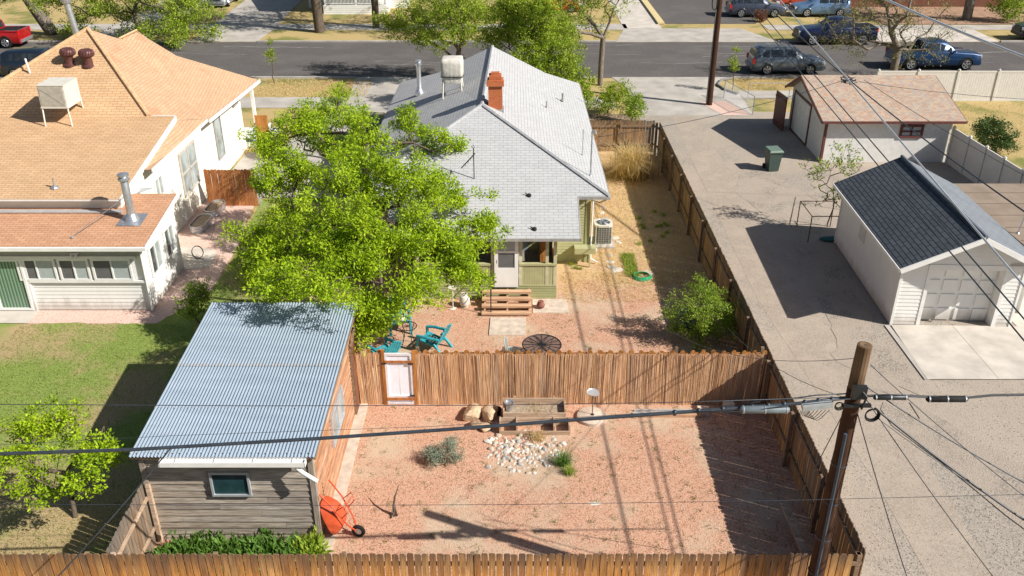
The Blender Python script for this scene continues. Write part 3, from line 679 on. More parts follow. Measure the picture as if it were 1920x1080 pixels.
for px, py, h, r_ in ((1055,188,.32,.05),(1025,200,.25,.025),(1092,290,1.0,.018),(1107,330,1.6,.028)):
    a = _d(px, py); # intersect right slope z = 5.32-.437*(x-AP.x)
    t = (CH-5.32-.437*AP.x)/(-a[2]-.437*a[0]) if False else (CH-5.32+.437*(-AP.x))/(-a[2]-.437*a[0])
    p = Vector((a[0]*t, a[1]*t, CH+a[2]*t)); q = MB(); q.cyl(p-Vector((0,0,.05)), p+Vector((0,0,h)), r_, n=8); q.lathe([(r_*2.4,0),(r_*1.6,.05)], p, 8)
    if h > 1.5: q.tube([p+Vector((0,0,h)), p+Vector((.0,0,h+.08)), p+Vector((.1,0,h+.12)), p+Vector((.14,0,h-.02))], .04, 8)
    part(gh, 'roof_pipe', q, SILVER if h > .5 else GREYT, 1, world=True)
def frontpt(px, py): return plane_pt(px, py, EY0, EZ0, .45)
for px, py in ((992,367),(1002,430)):
    p = frontpt(px, py); q = MB(); q.lathe([(.09,-.05),(.08,.05),(.02,.09)], p, 10); q.bar(p, p+Vector((-.14,.02,.1)), .03, .03); part(gh, 'roof_vent', q, DARK, 1, world=True)
p = frontpt(889, 335); q = MB(); q.cyl(p, p+Vector((0,0,1.15)), .018, n=6)
q.tube([p+Vector((-.02,0,1.15)), p+Vector((-.08,0,1.2)), p+Vector((0,0,1.24)), p+Vector((.04,0,1.16))], .014, 6)
for k in range(4): q.bar(p+Vector((-.32+.1*k,-.05*k,.45+.13*k)), p+Vector((-.28+.1*k,.05,.52+.13*k)), .01, .01)
q.bar(p+Vector((-.45,0,.4)), p+Vector((.05,0,.95)), .05, .03); part(gh, 'antenna', q, DARK, world=True)
q = MB(); q.box(2.36,3.15,30.45,30.86,.55,.78); q.box(2.9,2.96,30.4,30.46,0,.55); part(gh, 'utility_box', q, OLIVE, world=True)
q = MB(); q.tube([(3.35,29.6,3.1),(3.2,30.2,2.75),(3.0,30.8,2.6),(3.0,30.85,.2),(3.25,30.7,.1)], .035, 6); part(gh, 'downspout', q, WHITE, world=True)
# covered cooler on the grey roof
t = cooler(Vector((-2.55,38.1,leftz(-2.55)+.0)), .4, .4, .5, 1.3, TANPAINT, 'cloth covered evaporative cooler on the left slope of the grey roof', True)
cl = MB(); n = 40; V = []; F = []
for j, (s, z) in enumerate(((.86,.42),(.92,.55),(.9,.68),(1.0,.75),(.99,1.0),(1.0,1.25),(.97,1.42),(.8,1.45),(.0,1.46))):
    for k in range(n):
        a = 2*math.pi*k/n; m = max(abs(math.cos(a)), abs(math.sin(a))); rr = .47*s/m**.85*(1+.03*math.sin(k*2.6)*(1 if j < 6 else 0))
        V.append((rr*math.cos(a), rr*math.sin(a), z+(R(-.02,.02) if j < 2 else 0)))
for j in range(8):
    for k in range(n): F.append((j*n+k, j*n+(k+1) % n, (j+1)*n+(k+1) % n, (j+1)*n+k))
cl.add(V, F); part(t, 'cloth_cover', cl, plain('canvas', (.58,.55,.49), .9, .1, var=.12, scale=5, bump=.5), 'all')
q = MB(); q.tube([(.475/max(abs(math.cos(a)),abs(math.sin(a)))**.85*math.cos(a), .475/max(abs(math.cos(a)),abs(math.sin(a)))**.85*math.sin(a), .72) for a in [2*math.pi*k/24 for k in range(24)]], .02, 4, closed=True); part(t, 'strap', q, BLACK)

# ================================================================ GARAGE WITH BLENDED SHINGLES
ga = thing('stucco_garage', 'white stucco garage with a tan and red blended shingle roof beside the street', 'garage', (18.5, 45, 0))
EA0 = Vector((15.0,41.9,2.22)); EA1 = Vector((21.95,41.9,2.22)); RA0 = Vector((14.98,46.1,3.4)); RA1 = Vector((21.9,46.1,3.4)); EB0 = Vector((15.0,48.5,2.22)); EB1 = Vector((21.9,48.5,2.22))
r_ = MB(); r_.slab([EA0, EA1, RA1, RA0], .08); r_.slab([RA0, RA1, EB1, EB0], .08); part(ga, 'roof', r_, MIXR, world=True)
f_ = MB(); f_.bar(EA0+Vector((0,-.02,-.06)), EA1+Vector((0,-.02,-.06)), .05, .12); f_.bar(EA0+Vector((-.02,0,-.08)), RA0+Vector((-.02,0,-.08)), .05, .12); f_.bar(RA0+Vector((-.02,0,-.08)), EB0+Vector((-.02,0,-.08)), .05, .12); f_.bar(EA1+Vector((.02,0,-.08)), RA1+Vector((.02,0,-.08)), .05, .12)
part(ga, 'fascia', f_, BROWN, world=True)
w_ = MB(); gx0, gx1, gy0, gy1 = 15.35, 21.5, 42.3, 48.2
w_.poly([(gx0,gy0,0),(gx1,gy0,0),(gx1,gy0,2.25),(gx0,gy0,2.25)]); w_.poly([(gx0,gy1,0),(gx0,gy0,0),(gx0,gy0,2.28),(gx0,46.1,3.33),(gx0,gy1,2.28)]); w_.poly([(gx1,gy0,0),(gx1,gy1,0),(gx1,gy1,2.28),(gx1,46.1,3.33),(gx1,gy0,2.28)]); w_.poly([(gx1,gy1,0),(gx0,gy1,0),(gx0,gy1,2.25),(gx1,gy1,2.25)])
part(ga, 'wall', w_, STUCCO, world=True)
a = onY(1684, 258, gy0); b = onY(1733, 233, gy0)
window(ga, (a.x,gy0,a.z), (1,0,0), b.x-a.x, b.z-a.z, (0,-1,0), t=.12, frm=BROWN, gl=BLIND, rail=True)
d_ = MB(); bx = frame4(Vector((gx0,47.75,0)), Vector((0,-1,0)), Vector((0,0,1)), 3.0, 2.2, .12, .05, Vector((-1,0,0)), d_); part(ga, 'door_frame', d_, BROWN, world=True)
d_ = MB(); d_.box(gx0-.03,gx0-.005,44.9,47.6,0,2.08)
for k in range(4):
    for j in range(4): d_.box(gx0-.045,gx0-.03,44.97+j*.66,45.5+j*.66,.08+k*.5,.48+k*.5)
part(ga, 'garage_door', d_, WHITE, world=True)
d_ = MB(); d_.box(gx0-.06,gx0+.06,gy0-.05,gy0+.07,0,2.2); part(ga, 'corner_trim', d_, BROWN, world=True)
mb = MB(); mb.box(0,.06,0,1.5,.05,1.9); 
for z in (.2,1.6): mb.box(-.03,0,0,1.5,z,z+.1)
single('open_gate', mb, BROWN, 'dark brown wooden gate leaf beside the stucco garage door', 'gate', loc=(14.75,47.2,0), rz=.1)

# ================================================================ WHITE GARAGE WITH DARK ROOF
gb = thing('white_garage', 'white sided garage with a dark slate blue shingle roof and panel door', 'garage', (12.71,26.05,0), math.radians(-2.4))
L_, Wd = 6.65, 3.92; eo = .38; ez = 2.47; rz_ = 3.6; fo = .75
xr = Wd/2+.05
lfS = MB(); lfS.slab([(-eo,-fo,ez),(xr,-fo,rz_),(xr,L_+.2,rz_),(-eo,L_+.2,ez)], .07); part(gb, 'roof', lfS, DARKR)
rg = MB(); rg.slab([(xr,-fo,rz_),(Wd+eo,-fo,ez),(Wd+eo,L_+.2,ez),(xr,L_+.2,rz_)], .07); part(gb, 'roof', rg, DARKR2, label='right slope of the dark roof, sunlit grey put into its colour')  # paler shingle copy: sunlight on this slope is put into the colour
cpp = MB(); cpp.tube([(xr,-fo,rz_+.01),(xr,L_+.2,rz_+.01)], .07, 6); part(gb, 'ridge_cap', cpp, plain('slate_cap', (.14,.16,.19), .9, .1))
w_ = MB(); lap(w_, (0,L_), (0,0), .05, 2.62, .14)
w_.poly([(.01,L_,0),(.01,.0,0),(.01,.0,2.62),(.01,L_,2.62)]); w_.poly([(Wd,0,0),(Wd,L_,0),(Wd,L_,2.6),(Wd,0,2.6)]); w_.poly([(Wd,L_,0),(0,L_,0),(0,L_,2.6),(xr,L_,3.5),(Wd,L_,2.6)])
dl, dr_ = .95, 3.3
lap(w_, (0,0), (dl-.1,0), .05, 2.45, .14); lap(w_, (dr_+.1,0), (Wd,0), .05, 2.45, .14)
lap(w_, (0,0), (Wd,0), 2.29, 3.5, .14, clip=lambda z: ((max(0, z-2.47)*.54+.005, 1-max(0, z-2.47)*.54-.005) if z < 3.38 else (0,0)))
w_.poly([(0,.02,0),(dl,.02,0),(dl,.02,2.45),(0,.02,2.45)]); w_.poly([(dr_,.02,0),(Wd,.02,0),(Wd,.02,2.45),(dr_,.02,2.45)]); w_.poly([(0,.02,2.45),(Wd,.02,2.45),(Wd,.02,2.55),(xr,.02,3.48),(0,.02,2.55)])
part(gb, 'wall', w_, SIDW)
t_ = MB(); t_.box(dl-.12,dl,-.03,.45,0,2.2); t_.box(dr_,dr_+.12,-.03,.45,0,2.2); t_.box(dl-.12,dr_+.12,-.035,.45,2.12,2.3)
t_.bar((-eo,-fo-.02,ez-.07),(xr,-fo-.02,rz_-.07),.04,.17); t_.bar((xr,-fo-.02,rz_-.07),(Wd+eo,-fo-.02,ez-.07),.04,.17); t_.bar((-eo-.02,-fo,ez-.07),(-eo-.02,L_+.2,ez-.07),.04,.12)
t_.box(-.03,.05,-.035,.05,0,2.5); t_.box(Wd-.05,Wd+.03,-.035,.05,0,2.5); t_.box(-.04,.03,L_-.05,L_+.04,0,2.5)
part(gb, 'trim', t_, WHITE)
d_ = MB(); d_.box(dl,dr_,.40,.44,.02,2.15); dw = (dr_-dl)/4
for k in range(4):
    for j in range(4): d_.box(dl+.06+j*dw,dl+dw-.06+j*dw,.36,.40,.08+k*.53,.50+k*.53)
part(gb, 'garage_door', d_, SIDW)
q = MB(); q.box(-.03,-.015,3.6,4.25,1.35,1.95); part(gb, 'vent_hatch', q, VINYLP)
q = MB(); q.tube([(-.2,-.35,2.25),(.1,-.3,2.3)], .06, 8); part(gb, 'floodlight', q, SILVER)
# flat roofed store to its right
fs = thing('flat_roof_store', 'low building with a flat brown roof right of the dark roofed garage', 'outbuilding', (20.5,29,0))
q = MB(); q.box(17.2,26,26.6,33.0,2.28,2.42); part(fs, 'roof', q, plain('flat_roofing', (.28,.22,.17), .95, .1, var=.12, scale=1.2), world=True)
q = MB(); q.box(17.4,25.8,26.8,32.9,0,2.28); part(fs, 'wall', q, STUCCO, world=True)
q = MB()
for y in (27.6,28.7,29.8,30.9,32.0): q.box(17.3,25.9,y-.015,y+.015,2.42,2.435)
part(fs, 'roof_seam', q, plain('seam', (.2,.16,.13), .9), world=True)
q = MB(); p = onY(1903,455,28.2); q.cyl((p.x,28.2,2.4),(p.x+.15,28.2,3.6),.025,n=6); q.lathe([(.07,0),(.03,.05)], (p.x,28.2,2.42), 8); part(fs, 'mast', q, SILVER, world=True)

# ================================================================ SHED
sh = thing('corrugated_roof_shed', 'weathered wooden shed with a blue grey corrugated metal roof', 'shed', (-6.4, 19, 0))
x0, x1, y0, y1 = -8.46, -4.34, 15.72, 22.1; z0, z1 = 2.6, 3.0
N_ = 52*8; xs = np.linspace(x0, x1, N_+1); h = .017*np.sin(np.arange(N_+1)/8*2*np.pi)
rows = [(y0,z0),(y0+3.3,z0+(z1-z0)*3.3/6.38),(y0+3.3,z0+(z1-z0)*3.3/6.38-.02),(y1,z1)]
V = []; 
seam = 15.72+3.35; zs = z0+(z1-z0)*(seam-y0)/(y1-y0)
for (y, z) in ((y0,z0),(seam+.12,zs+.012)): V += [(x, y, z+hh) for x, hh in zip(xs, h)]
for (y, z) in ((seam,zs+.016),(y1,z1+.016)): V += [(x, y, z+hh) for x, hh in zip(xs, h)]
V = np.array(V); n1 = N_+1; i = np.arange(N_)
F = np.concatenate([np.stack([i, i+1, i+1+n1, i+n1], 1), np.stack([i+2*n1, i+1+2*n1, i+1+3*n1, i+3*n1], 1)])
part(sh, 'roof', None, None, world=True, mesh=npmesh('roof', V, F, CORR, np.full(len(F), .5), 'all'))
q = MB()
for yy in (y0+.12,y0+1.7,seam+.06,y0+4.9,y1-.12):
    for k in range(0,52,2):
        if random.random() < .9: xx = x0+(k+.25)*(x1-x0)/52; zz = z0+(z1-z0)*(yy-y0)/(y1-y0)+.03; q.box(xx-.012,xx+.012,yy-.012+R(-.02,.02),yy+.012,zz-.012,zz+.006)
part(sh, 'fasteners', q, GREYT, world=True)
q = MB(); q.box(x0+.02,x1-.02,y0+.05,y0+.09,2.5,2.58); q.bar((x0+.02,y0+.05,2.54),(x0+.02,y1,2.94),.04,.08); q.bar((x1-.03,y0+.05,2.53),(x1-.03,y1,2.93),.04,.1); part(sh, 'roof_frame', q, RAIL, world=True)
q = MB()
WX0, WX1, WY0, WY1 = -8.28, -4.5, 15.92, 21.95
z = .02; k = 0
while z < 2.5:
    zt = min(z+.185, 2.52); cut = WX0+R(.6, 3.2)
    for a, b in ((WX0,cut-.003),(cut+.003,WX1)): q.add([(a,WY0-.03,z+.008),(b,WY0-.03,z+.008),(b,WY0-.006,zt-.006),(a,WY0-.006,zt-.006),(a,WY0+.02,z+.004),(b,WY0+.02,z+.004),(b,WY0+.02,zt-.003),(a,WY0+.02,zt-.003)], [(0,1,2,3),(1,0,4,5),(3,2,6,7),(0,3,7,4),(2,1,5,6)], R(0,1) if random.random() < .6 else None)
    z = zt
q.box(WX0,WX1,WY0+.02,WY0+.03,0,2.52)
q.poly([(WX0,WY1,0),(WX0,WY0,0),(WX0,WY0,2.55),(WX0,WY1,2.9)]); q.poly([(WX1,WY1,0),(WX0,WY1,0),(WX0,WY1,2.9),(WX1,WY1,2.9)])
part(sh, 'front_wall', q, PLANKG, world=True)
q = MB(); z = .02
while z < 2.85:
    zt = z+.125; ys = WY0 if z < 2.5 else WY0+(z-2.5)/.36*6
    q.add([(WX1+.034,ys,z+.006),(WX1+.034,WY1,z+.006),(WX1+.004,WY1,zt-.004),(WX1+.004,ys,zt-.004),(WX1-.01,ys,z+.006),(WX1-.01,WY1,z+.006)], [(0,1,2,3),(5,4,0,1)][:1]+[(1,0,4,5)]); z = zt
q.poly([(WX1-.002,WY0,0),(WX1-.002,WY1,0),(WX1-.002,WY1,2.9),(WX1-.002,WY0,2.52)])
part(sh, 'side_wall', q, PLANKR, world=True)
GTW = wood('grey_trim_wood', [(.40,.36,.31),(.46,.41,.35)], 'v')
q = MB(); q.box(WX1-.07,WX1+.05,WY0-.05,WY0-.02,0,2.52); q.box(WX1+.02,WX1+.05,WY0-.02,WY0+.08,0,2.5); part(sh, 'corner_board', q, GTW, world=True)
q = MB(); q.box(WX0,WX0+.9,WY0-.06,WY0-.032,2.4,2.52); part(sh, 'top_board', q, GTW, world=True)
a = onY(401, 926, WY0); b = onY(467, 882, WY0)
window(sh, (a.x,WY0-.02,a.z), (1,0,0), b.x-a.x, b.z-a.z, (0,-1,0), t=.05, frm=ALU, gl=glassm('dark_teal_glass', (.008,.03,.035)), mull=False)
q = MB(); q.box(-7.75,-4.55,15.56,15.575,2.44,2.56); q.box(-7.75,-4.55,15.575,15.76,2.50,2.515); q.box(-7.75,-4.55,15.76,15.775,2.5,2.58)
for k in range(4): q.bar((-7.4+k*.86,15.56,2.545),(-7.4+k*.86,15.76,2.56),.012,.006)
q.box(-7.76,-7.74,15.56,15.72,2.44,2.56); q.box(-4.56,-4.54,15.56,15.72,2.44,2.56)
g_ = part(sh, 'gutter', q, WHITE, world=True)
q = MB(); q.tube([(-4.75,15.64,2.44),(-4.75,15.64,2.36),(-4.62,15.6,2.26),(-4.3,15.52,2.08)], .05, 10); part(sh, 'downspout', q, WHITE, 1, world=True)
q = MB(); q.box(-4.47,-4.41,20.9,21.9,.05,2.25); part(sh, 'door', q, wood('red_brown_door', [(.22,.09,.05),(.26,.11,.06)], 'v'), world=True)
window(sh, (WX1+.01,17.9,1.15), (0,1,0), 1.5, .9, (1,0,0), t=.05, frm=ALU, gl=GLASSG)
q = MB(); q.bar((WX1+.06,20.9,2.35),(WX1+.06,20.9,.05),.06,.06); q.bar((WX1+.1,21.95,2.6),(WX1+.1,20.85,2.3),.05,.05); part(sh, 'door_frame', q, RAIL, world=True)
mb = MB(); mb.box(-4.48,-4.18,15.5,21.9,.0,.05); struct('concrete_strip', mb, SILL)

# ================================================================ FENCES
def pickets(mb, a, b, zt, w=.14, gap=.012, side=1, th=.02, shape='ear', z0=.0, jit=.02, lean=.006, skip=None):
    a = Vector((*a, 0)); b = Vector((*b, 0)); d = b-a; L = d.length; d.normalize(); n = Vector((d.y,-d.x,0))*side
    x = 0; 
    while x+w <= L+.01:
        zz = zt+R(-jit, jit); lx = R(-lean, lean); e = w*.2; ww = w-R(0,gap)*.6
        if shape == 'ear': pr = [(0,z0),(ww,z0),(ww,zz-e),(ww-e,zz),(e,zz),(0,zz-e)]
        elif shape == 'round': pr = [(0,z0),(ww,z0)]+[(ww/2+ww/2*math.cos(t), zz-ww/2+ww/2*math.sin(t)) for t in [math.pi*i/6 for i in range(7)]]
        k = len(pr); o = R(0,.006)
        P = [a+d*(x+u+lx*(v/zt))+n*(o+q)+Vector((0,0,v)) for q in (0, th) for u, v in pr]
        mb.add(P, [list(range(k-1,-1,-1)), list(range(k,2*k))]+[(i, (i+1) % k, k+(i+1) % k, k+i) for i in range(k)])
        x += w+gap
def fence(name, label, a, b, zt, mat, posts, rails=(.35,1.0,1.5), side=1, w=.14, gap=.012, shape='ear', pm=RAIL, psz=.09, jit=.02, ph=None, group=None, railside=-1):
    loc = ((a[0]+b[0])/2, (a[1]+b[1])/2, 0); t = thing(name, label, 'fence', loc, group=group)
    mb = MB(); pickets(mb, a, b, zt, w, gap, side, shape=shape, jit=jit); part(t, 'pickets', mb, mat, world=True)
    A_ = Vector((*a,0)); B_ = Vector((*b,0)); d = (B_-A_).normalized(); n = Vector((d.y,-d.x,0))*side
    for z in rails:
        q = MB(); q.bar(A_-n*.025+Vector((0,0,z)), B_-n*.025+Vector((0,0,z)), .04, .09); part(t, 'rail', q, pm, world=True)
    for k in range(posts):
        p = A_+(B_-A_)*(k/(posts-1) if posts > 1 else .5)-n*(.05+psz/2); q = MB(); q.box(p.x-psz/2,p.x+psz/2,p.y-psz/2,p.y+psz/2,0,(ph or zt-.08)); part(t, 'post', q, pm, world=True)
    return t
fence('picket_fence', 'golden brown picket fence along the bottom edge of the photo', (-14.0,13.62), (7.1,13.62), 1.8, PICK, 9, w=.138, gap=.014)
fence('picket_fence', 'long dark wood fence between the yard and the gravel alley', (7.22,13.7), (7.34,43.3), 1.8, PICKD, 13, w=.14, gap=.007, psz=.1, rails=(.5,1.45))
fence('picket_fence', 'short grey picket fence running from the shed corner to the golden fence', (-8.28,13.7), (-8.34,15.85), 1.8, PICKG, 2, side=-1, rails=(.45,1.35), w=.14, pm=PLANTW)
for i_ in ():
    pass
fence('picket_fence', 'red cedar fence panel beside the cream house wall', (-13.35,36.6), (-11.1,36.6), 1.7, REDW, 2, rails=(.3,1.55), side=1, gap=.006, pm=plain('steel_post', (.4,.4,.4), .5), psz=.06)
t = fence('picket_fence', 'old brown fence closing the end of the side yard with a gate in it', (3.75,43.9), (7.3,43.9), 1.65, PICKD, 3, rails=(.4,1.35), side=-1)
fence('picket_fence', 'brown fence standing in the shade under the big tree beside the shed', (-8.3,22.9), (-5.0,22.9), 1.6, PICKD, 3, rails=(.4,1.35), side=-1)
# reed screened middle fence
rf = thing('reed_fence', 'fence covered with brown reed screening right of the white gate', 'fence', (2,21.5,0))
def reeds(mb, xa, xb, Y, zt):
    x = xa; ph = R(0,9)
    while x < xb:
        r = R(.0035,.0075); z = zt+R(-.05,.03); tl = R(-.05,.05)+.05*math.sin(x*1.1+ph); y = Y-R(.0,.03)-.015*math.sin(x*5.3)-.012*math.sin(x*13+ph)
        rr = min(1, max(0, .5+.12*math.sin(x*3.1+ph)*math.sin(x*1.3)+R(-.5,.5)))
        mb.add([(x-r,y,0.02),(x,y-r*.6,0.02),(x+r,y,0.02),(x-r+tl,y,z),(x+tl,y-r*.6,z),(x+r+tl,y,z)], [(0,1,4,3),(1,2,5,4)], rr)
        x += R(.0025,.0065)
mb = MB(); reeds(mb, -2.78, 7.12, 21.44, 1.73); mb.rn = None
mb.add([(-2.78,21.462,.02),(7.12,21.462,.02),(7.12,21.462,1.70),(-2.78,21.462,1.70)], [(0,1,2,3)], .6)
part(rf, 'reed_screen', mb, REED, world=True)
mb = MB(); x = -2.8
while x < 7.1:
    w = .14; zz = 1.82+R(-.012,.02); pr = [(0,.1),(w,.1)]+[(w/2+w/2*math.cos(t), zz-w/2+w/2*math.sin(t)) for t in [math.pi*i/6 for i in range(7)]]; k = len(pr)
    y = 21.47; P = [(x+u, y+q, v) for q in (0,.02) for u, v in pr]; mb.add(P, [list(range(k)), list(range(2*k-1,k-1,-1))]+[(i, k+i, k+(i+1) % k, (i+1) % k) for i in range(k)])
    x += .145; 
    if x > 7.1: break
    zz = 1.74+R(-.03,.01); mb.box(x, x+.135, y+.024, y+.04, .1, zz); x += .145
part(rf, 'pickets', mb, ORANGE, world=True)
for z in (.4,1.5):
    q = MB(); q.bar((-2.8,21.53,z),(7.1,21.53,z),.04,.09); part(rf, 'rail', q, RAIL, world=True)
for k in range(5):
    q = MB(); px_ = -2.72+k*2.44; q.box(px_,px_+.09,21.55,21.64,0,1.85); part(rf, 'post', q, RAIL, world=True)
rf = thing('reed_fence', 'short reed covered fence piece between the shed and the white gate', 'fence', (-4.0,21.5,0))
mb = MB(); reeds(mb, -4.38, -3.68, 21.44, 1.76); part(rf, 'reed_screen', mb, REED, world=True)
mb = MB(); pickets(mb, (-4.4,21.48), (-3.66,21.48), 1.85, w=.14, gap=.15, shape='round', side=-1); part(rf, 'pickets', mb, ORANGE, world=True)
q = MB(); q.box(-3.7,-3.62,21.42,21.5,0,1.85); part(rf, 'post', q, ORANGE, world=True)
q = MB(); q.box(WX0-.06,WX0+.06,WY0-.055,WY0-.031,0,2.4); part(sh, 'corner_board', q, PLANKG, world=True)
gt_ = thing('yard_gate', 'white panelled gate in an orange timber frame in the reed fence', 'gate', (-3.22,21.5,0))
q = MB(); bx = frame4(Vector((-3.6,21.46,.03)), Vector((1,0,0)), Vector((0,0,1)), .78, 1.72, .07, .05, Vector((0,-1,0)), q); bx(.07,.71,.2,.3); bx(.07,.71,1.38,1.47); part(gt_, 'frame', q, plain('gate_frame_white', (.70,.69,.72), .6), world=True)
for xx in (-3.69,-2.82):
    q = MB(); q.box(xx,xx+.09,21.40,21.47,0,1.84); part(gt_, 'post', q, ORANGE, world=True)
q = MB(); q.box(-3.6,-2.82,21.39,21.405,1.45,1.53); q.box(-3.6,-2.82,21.39,21.405,.18,.27); part(gt_, 'cross_rail', q, REDW, world=True)
q = MB(); q.box(-3.53,-3.225,21.44,21.46,.1,1.7); q.box(-3.215,-2.89,21.44,21.46,.1,1.7); part(gt_, 'panel', q, plain('gate_white', (.80,.84,.92), .6, var=.03), world=True)
q = MB(); q.box(-3.68,-3.55,21.38,21.4,1.42,1.46); q.box(-2.95,-2.8,21.38,21.4,.32,.36); q.box(-2.95,-2.8,21.38,21.4,1.4,1.44); part(gt_, 'hinge', q, DARK, world=True)
# loose timber inside the rear yard fence
q = MB(); q.bar((6.75,13.9,.1),(6.55,16.7,.45),.16,.05); single('loose_board', q, PLANTW, 'pale plank leaning along the inside of the dark wood fence', 'board')
# white vinyl fences
def vinyl(label, a, b, zt=1.8, n=6, gate=False):
    t = thing('vinyl_fence', label, 'fence', (a[0],a[1],0)); A_ = Vector((*a,0)); B_ = Vector((*b,0)); d = (B_-A_); L = d.length; d.normalize(); nn = Vector((d.y,-d.x,0))
    for k in range(n):
        p = A_+d*(L*k/n+.07); r = A_+d*(L*(k+1)/n-.07); q = MB()
        m = int((r-p).length/.15)
        for j in range(m):
            u0 = p+(r-p)*(j/m); u1 = p+(r-p)*((j+1)/m-.008/(r-p).length*1); q.bar(u0+Vector((0,0,zt/2)), u1+Vector((0,0,zt/2)), .03, zt-.12)
        q.bar(p+Vector((0,0,.08)), r+Vector((0,0,.08)), .06, .12); q.bar(p+Vector((0,0,zt-.05)), r+Vector((0,0,zt-.05)), .06, .1)
        part(t, 'panel', q, VINYL, world=True)
        if gate and k in gate:
            q = MB()
            for z in (.35,1.45): q.bar(p+d*.05-nn*.05+Vector((0,0,z)), p+d*.2-nn*.05+Vector((0,0,z)), .03, .09); q.bar(r-d*.2-nn*.05+Vector((0,0,z)), r-d*.05-nn*.05+Vector((0,0,z)), .03, .09)
            part(t, 'hinge', q, DARK, world=True)
    for k in range(n+1):
        p = A_+d*(L*k/n); q = MB(); q.box(p.x-.065,p.x+.065,p.y-.065,p.y+.065,0,zt+.03); q.lathe([(.1,0),(.1,.03),(.01,.1)], p+Vector((0,0,zt+.03)), 4); part(t, 'post', q, VINYLP, world=True)
    return t
vinyl('tall white vinyl fence along the far side of the dry lawn by the street', (21.9,53.25), (45.9,53.25), 1.85, 10)
vinyl('white vinyl fence with black gate hinges between the two garages', (21.55,42.15), (22.05,33.2), 1.8, 6, gate=(1,2))
# small chain link panel
cf = thing('chain_link_fence', 'short chain link fence panel beside the brown street pole', 'fence', (13.2,51.5,0))
a, b = Vector((13.0,54.0,0)), Vector((13.9,50.4,0))
for p in (a, b): q = MB(); q.cyl(p, p+Vector((0,0,1.1)), .03, n=8); part(cf, 'post', q, SILVER, world=True)
q = MB(); q.cyl(a+Vector((0,0,1.08)), b+Vector((0,0,1.08)), .02, n=6)
L = (b-a).length; d = (b-a)/L; k = -1.1
while k < L:
    for s in (1,-1):
        u0, u1 = (k, k+1.05) if s > 0 else (k+1.05, k); v0, v1 = 0, 1.05
        def cl(u, v, uu, vv):
            if u < 0: v += (vv-v)*(0-u)/(uu-u); u = 0
            if u > L: v += (vv-v)*(L-u)/(uu-u); u = L
            return u, v
        p0 = cl(u0, v0, u1, v1); p1 = cl(u1, v1, u0, v0); q.bar(a+d*p0[0]+Vector((0,0,p0[1])), a+d*p1[0]+Vector((0,0,p1[1])), .006, .006)
    k += .12
part(cf, 'mesh', q, SILVER, world=True)
flat('pole_bed', [(11.3,52.9),(12.9,53.2),(13.8,50.4),(12.2,50.2)], .03, PINK2)
cf = thing('chain_link_fence', 'low chain link fence along the sidewalk left of the stucco garage', 'fence', (16,53.2,0))
q = MB()
for x in (14.3,16.8,19.3,21.6): q.cyl((x,53.4,0),(x,53.4,1.1),.025,n=6)
part(cf, 'posts', q, SILVER, world=True)
q = MB(); q.cyl((14.3,53.4,1.08),(21.6,53.4,1.08),.018,n=6)
for k in range(52): q.bar((14.3+k*.14,53.4,.03),(14.3+k*.14+.14,53.4,1.06),.005,.005)
part(cf, 'mesh', q, SILVER, world=True)

# ================================================================ POLES AND WIRES
pl = thing('utility_pole', 'wooden utility pole with cables and splice boxes at the right end of the golden fence', 'utility pole', (6.1,13.25,0))
q = MB(); pts = [(0,0,z) for z in np.linspace(0,6.1,14)]; q.tube([(R(-.008,.008),R(-.008,.008),p[2]) for p in pts], [.168-.036*p[2]/6.1 for p in pts], 14, r=.3); part(pl, 'shaft', q, POLEW, 1)
q = MB(); q.tube([(0,0,6.1),(0,0,6.5),(.01,0,6.98)], [.132,.13,.127], 14, r=.4); q.lathe([(.127,0),(.09,.012),(.02,.0)], (.01,0,6.98), 14); part(pl, 'pole_top', q, POLET)
q = MB(); q.tube([(-.06,-.17,.2),(-.07,-.165,5.2)], .035, 8); 
for z in (.8,1.7,2.6,3.5,4.4): q.lathe([(.174-.036*z/6,0),(.174-.036*z/6,.025)], (0,0,z), 14)
part(pl, 'conduit', q, plain('grey_conduit', (.05,.07,.10), .5), 1)
q = MB(); q.box(-.12,.12,-.24,-.14,6.0,6.25); q.bar((-.25,-.2,5.85),(.25,-.2,5.85),.06,.06); q.tube([(.0,-.17,6.2),(.1,-.3,6.1),(.08,-.24,5.8)], .02, 6); part(pl, 'bracket', q, DARK)
# parts fixed to the pole: cable bundle hardware
def curve(p0, p1, sag, n=24):
    p0 = Vector(p0); p1 = Vector(p1); return [p0.lerp(p1, i/n)-Vector((0,0,sag*4*(i/n)*(1-i/n))) for i in range(n+1)]
def wire(p0, p1, r, sag, label, n=24, mat=CABLE, name='overhead_wire', ext=0):
    p0 = Vector(p0); p1 = Vector(p1); p1 = p1+(p1-p0)*ext
    q = MB(); q.tube(curve(p0, p1, sag, n), r, 6); return single(name, q, mat, label, 'wire', smooth='all')
PT = Vector((6.1,13.2,5.86))
yc = 13.12
pts = [onY(*p, yc) for p in ((-260,862),(0,851),(250,843),(600,822),(830,806),(1040,790),(1250,775),(1400,764),(1500,756),(1585,746))]
q = MB(); q.tube(pts, .033, 8)
for p in [pts[i].lerp(pts[i+1], t) for i in range(6,9) for t in (.1,.4,.7)]: q.tube([p+Vector((0,0,-.045)), p+Vector((0,0,.045))], .036, 6)
single('overhead_cable', q, CABLE, 'thick dark cable crossing the whole yard above the shed gutter', 'cable', smooth='all')
def wpx(label, pxs, Y, r=.006, name='overhead_wire', mat=CABLE):
    P = [onY(*p, Y) for p in pxs]; q = MB(); q.tube(P, r, 5); return single(name, q, mat, label, 'wire', smooth='all')
wpx('thin wire crossing above the corrugated roof and the reed fence foot', [(-200,757),(0,758),(480,761),(900,760),(1280,754),(1590,744)], 13.1, .007)
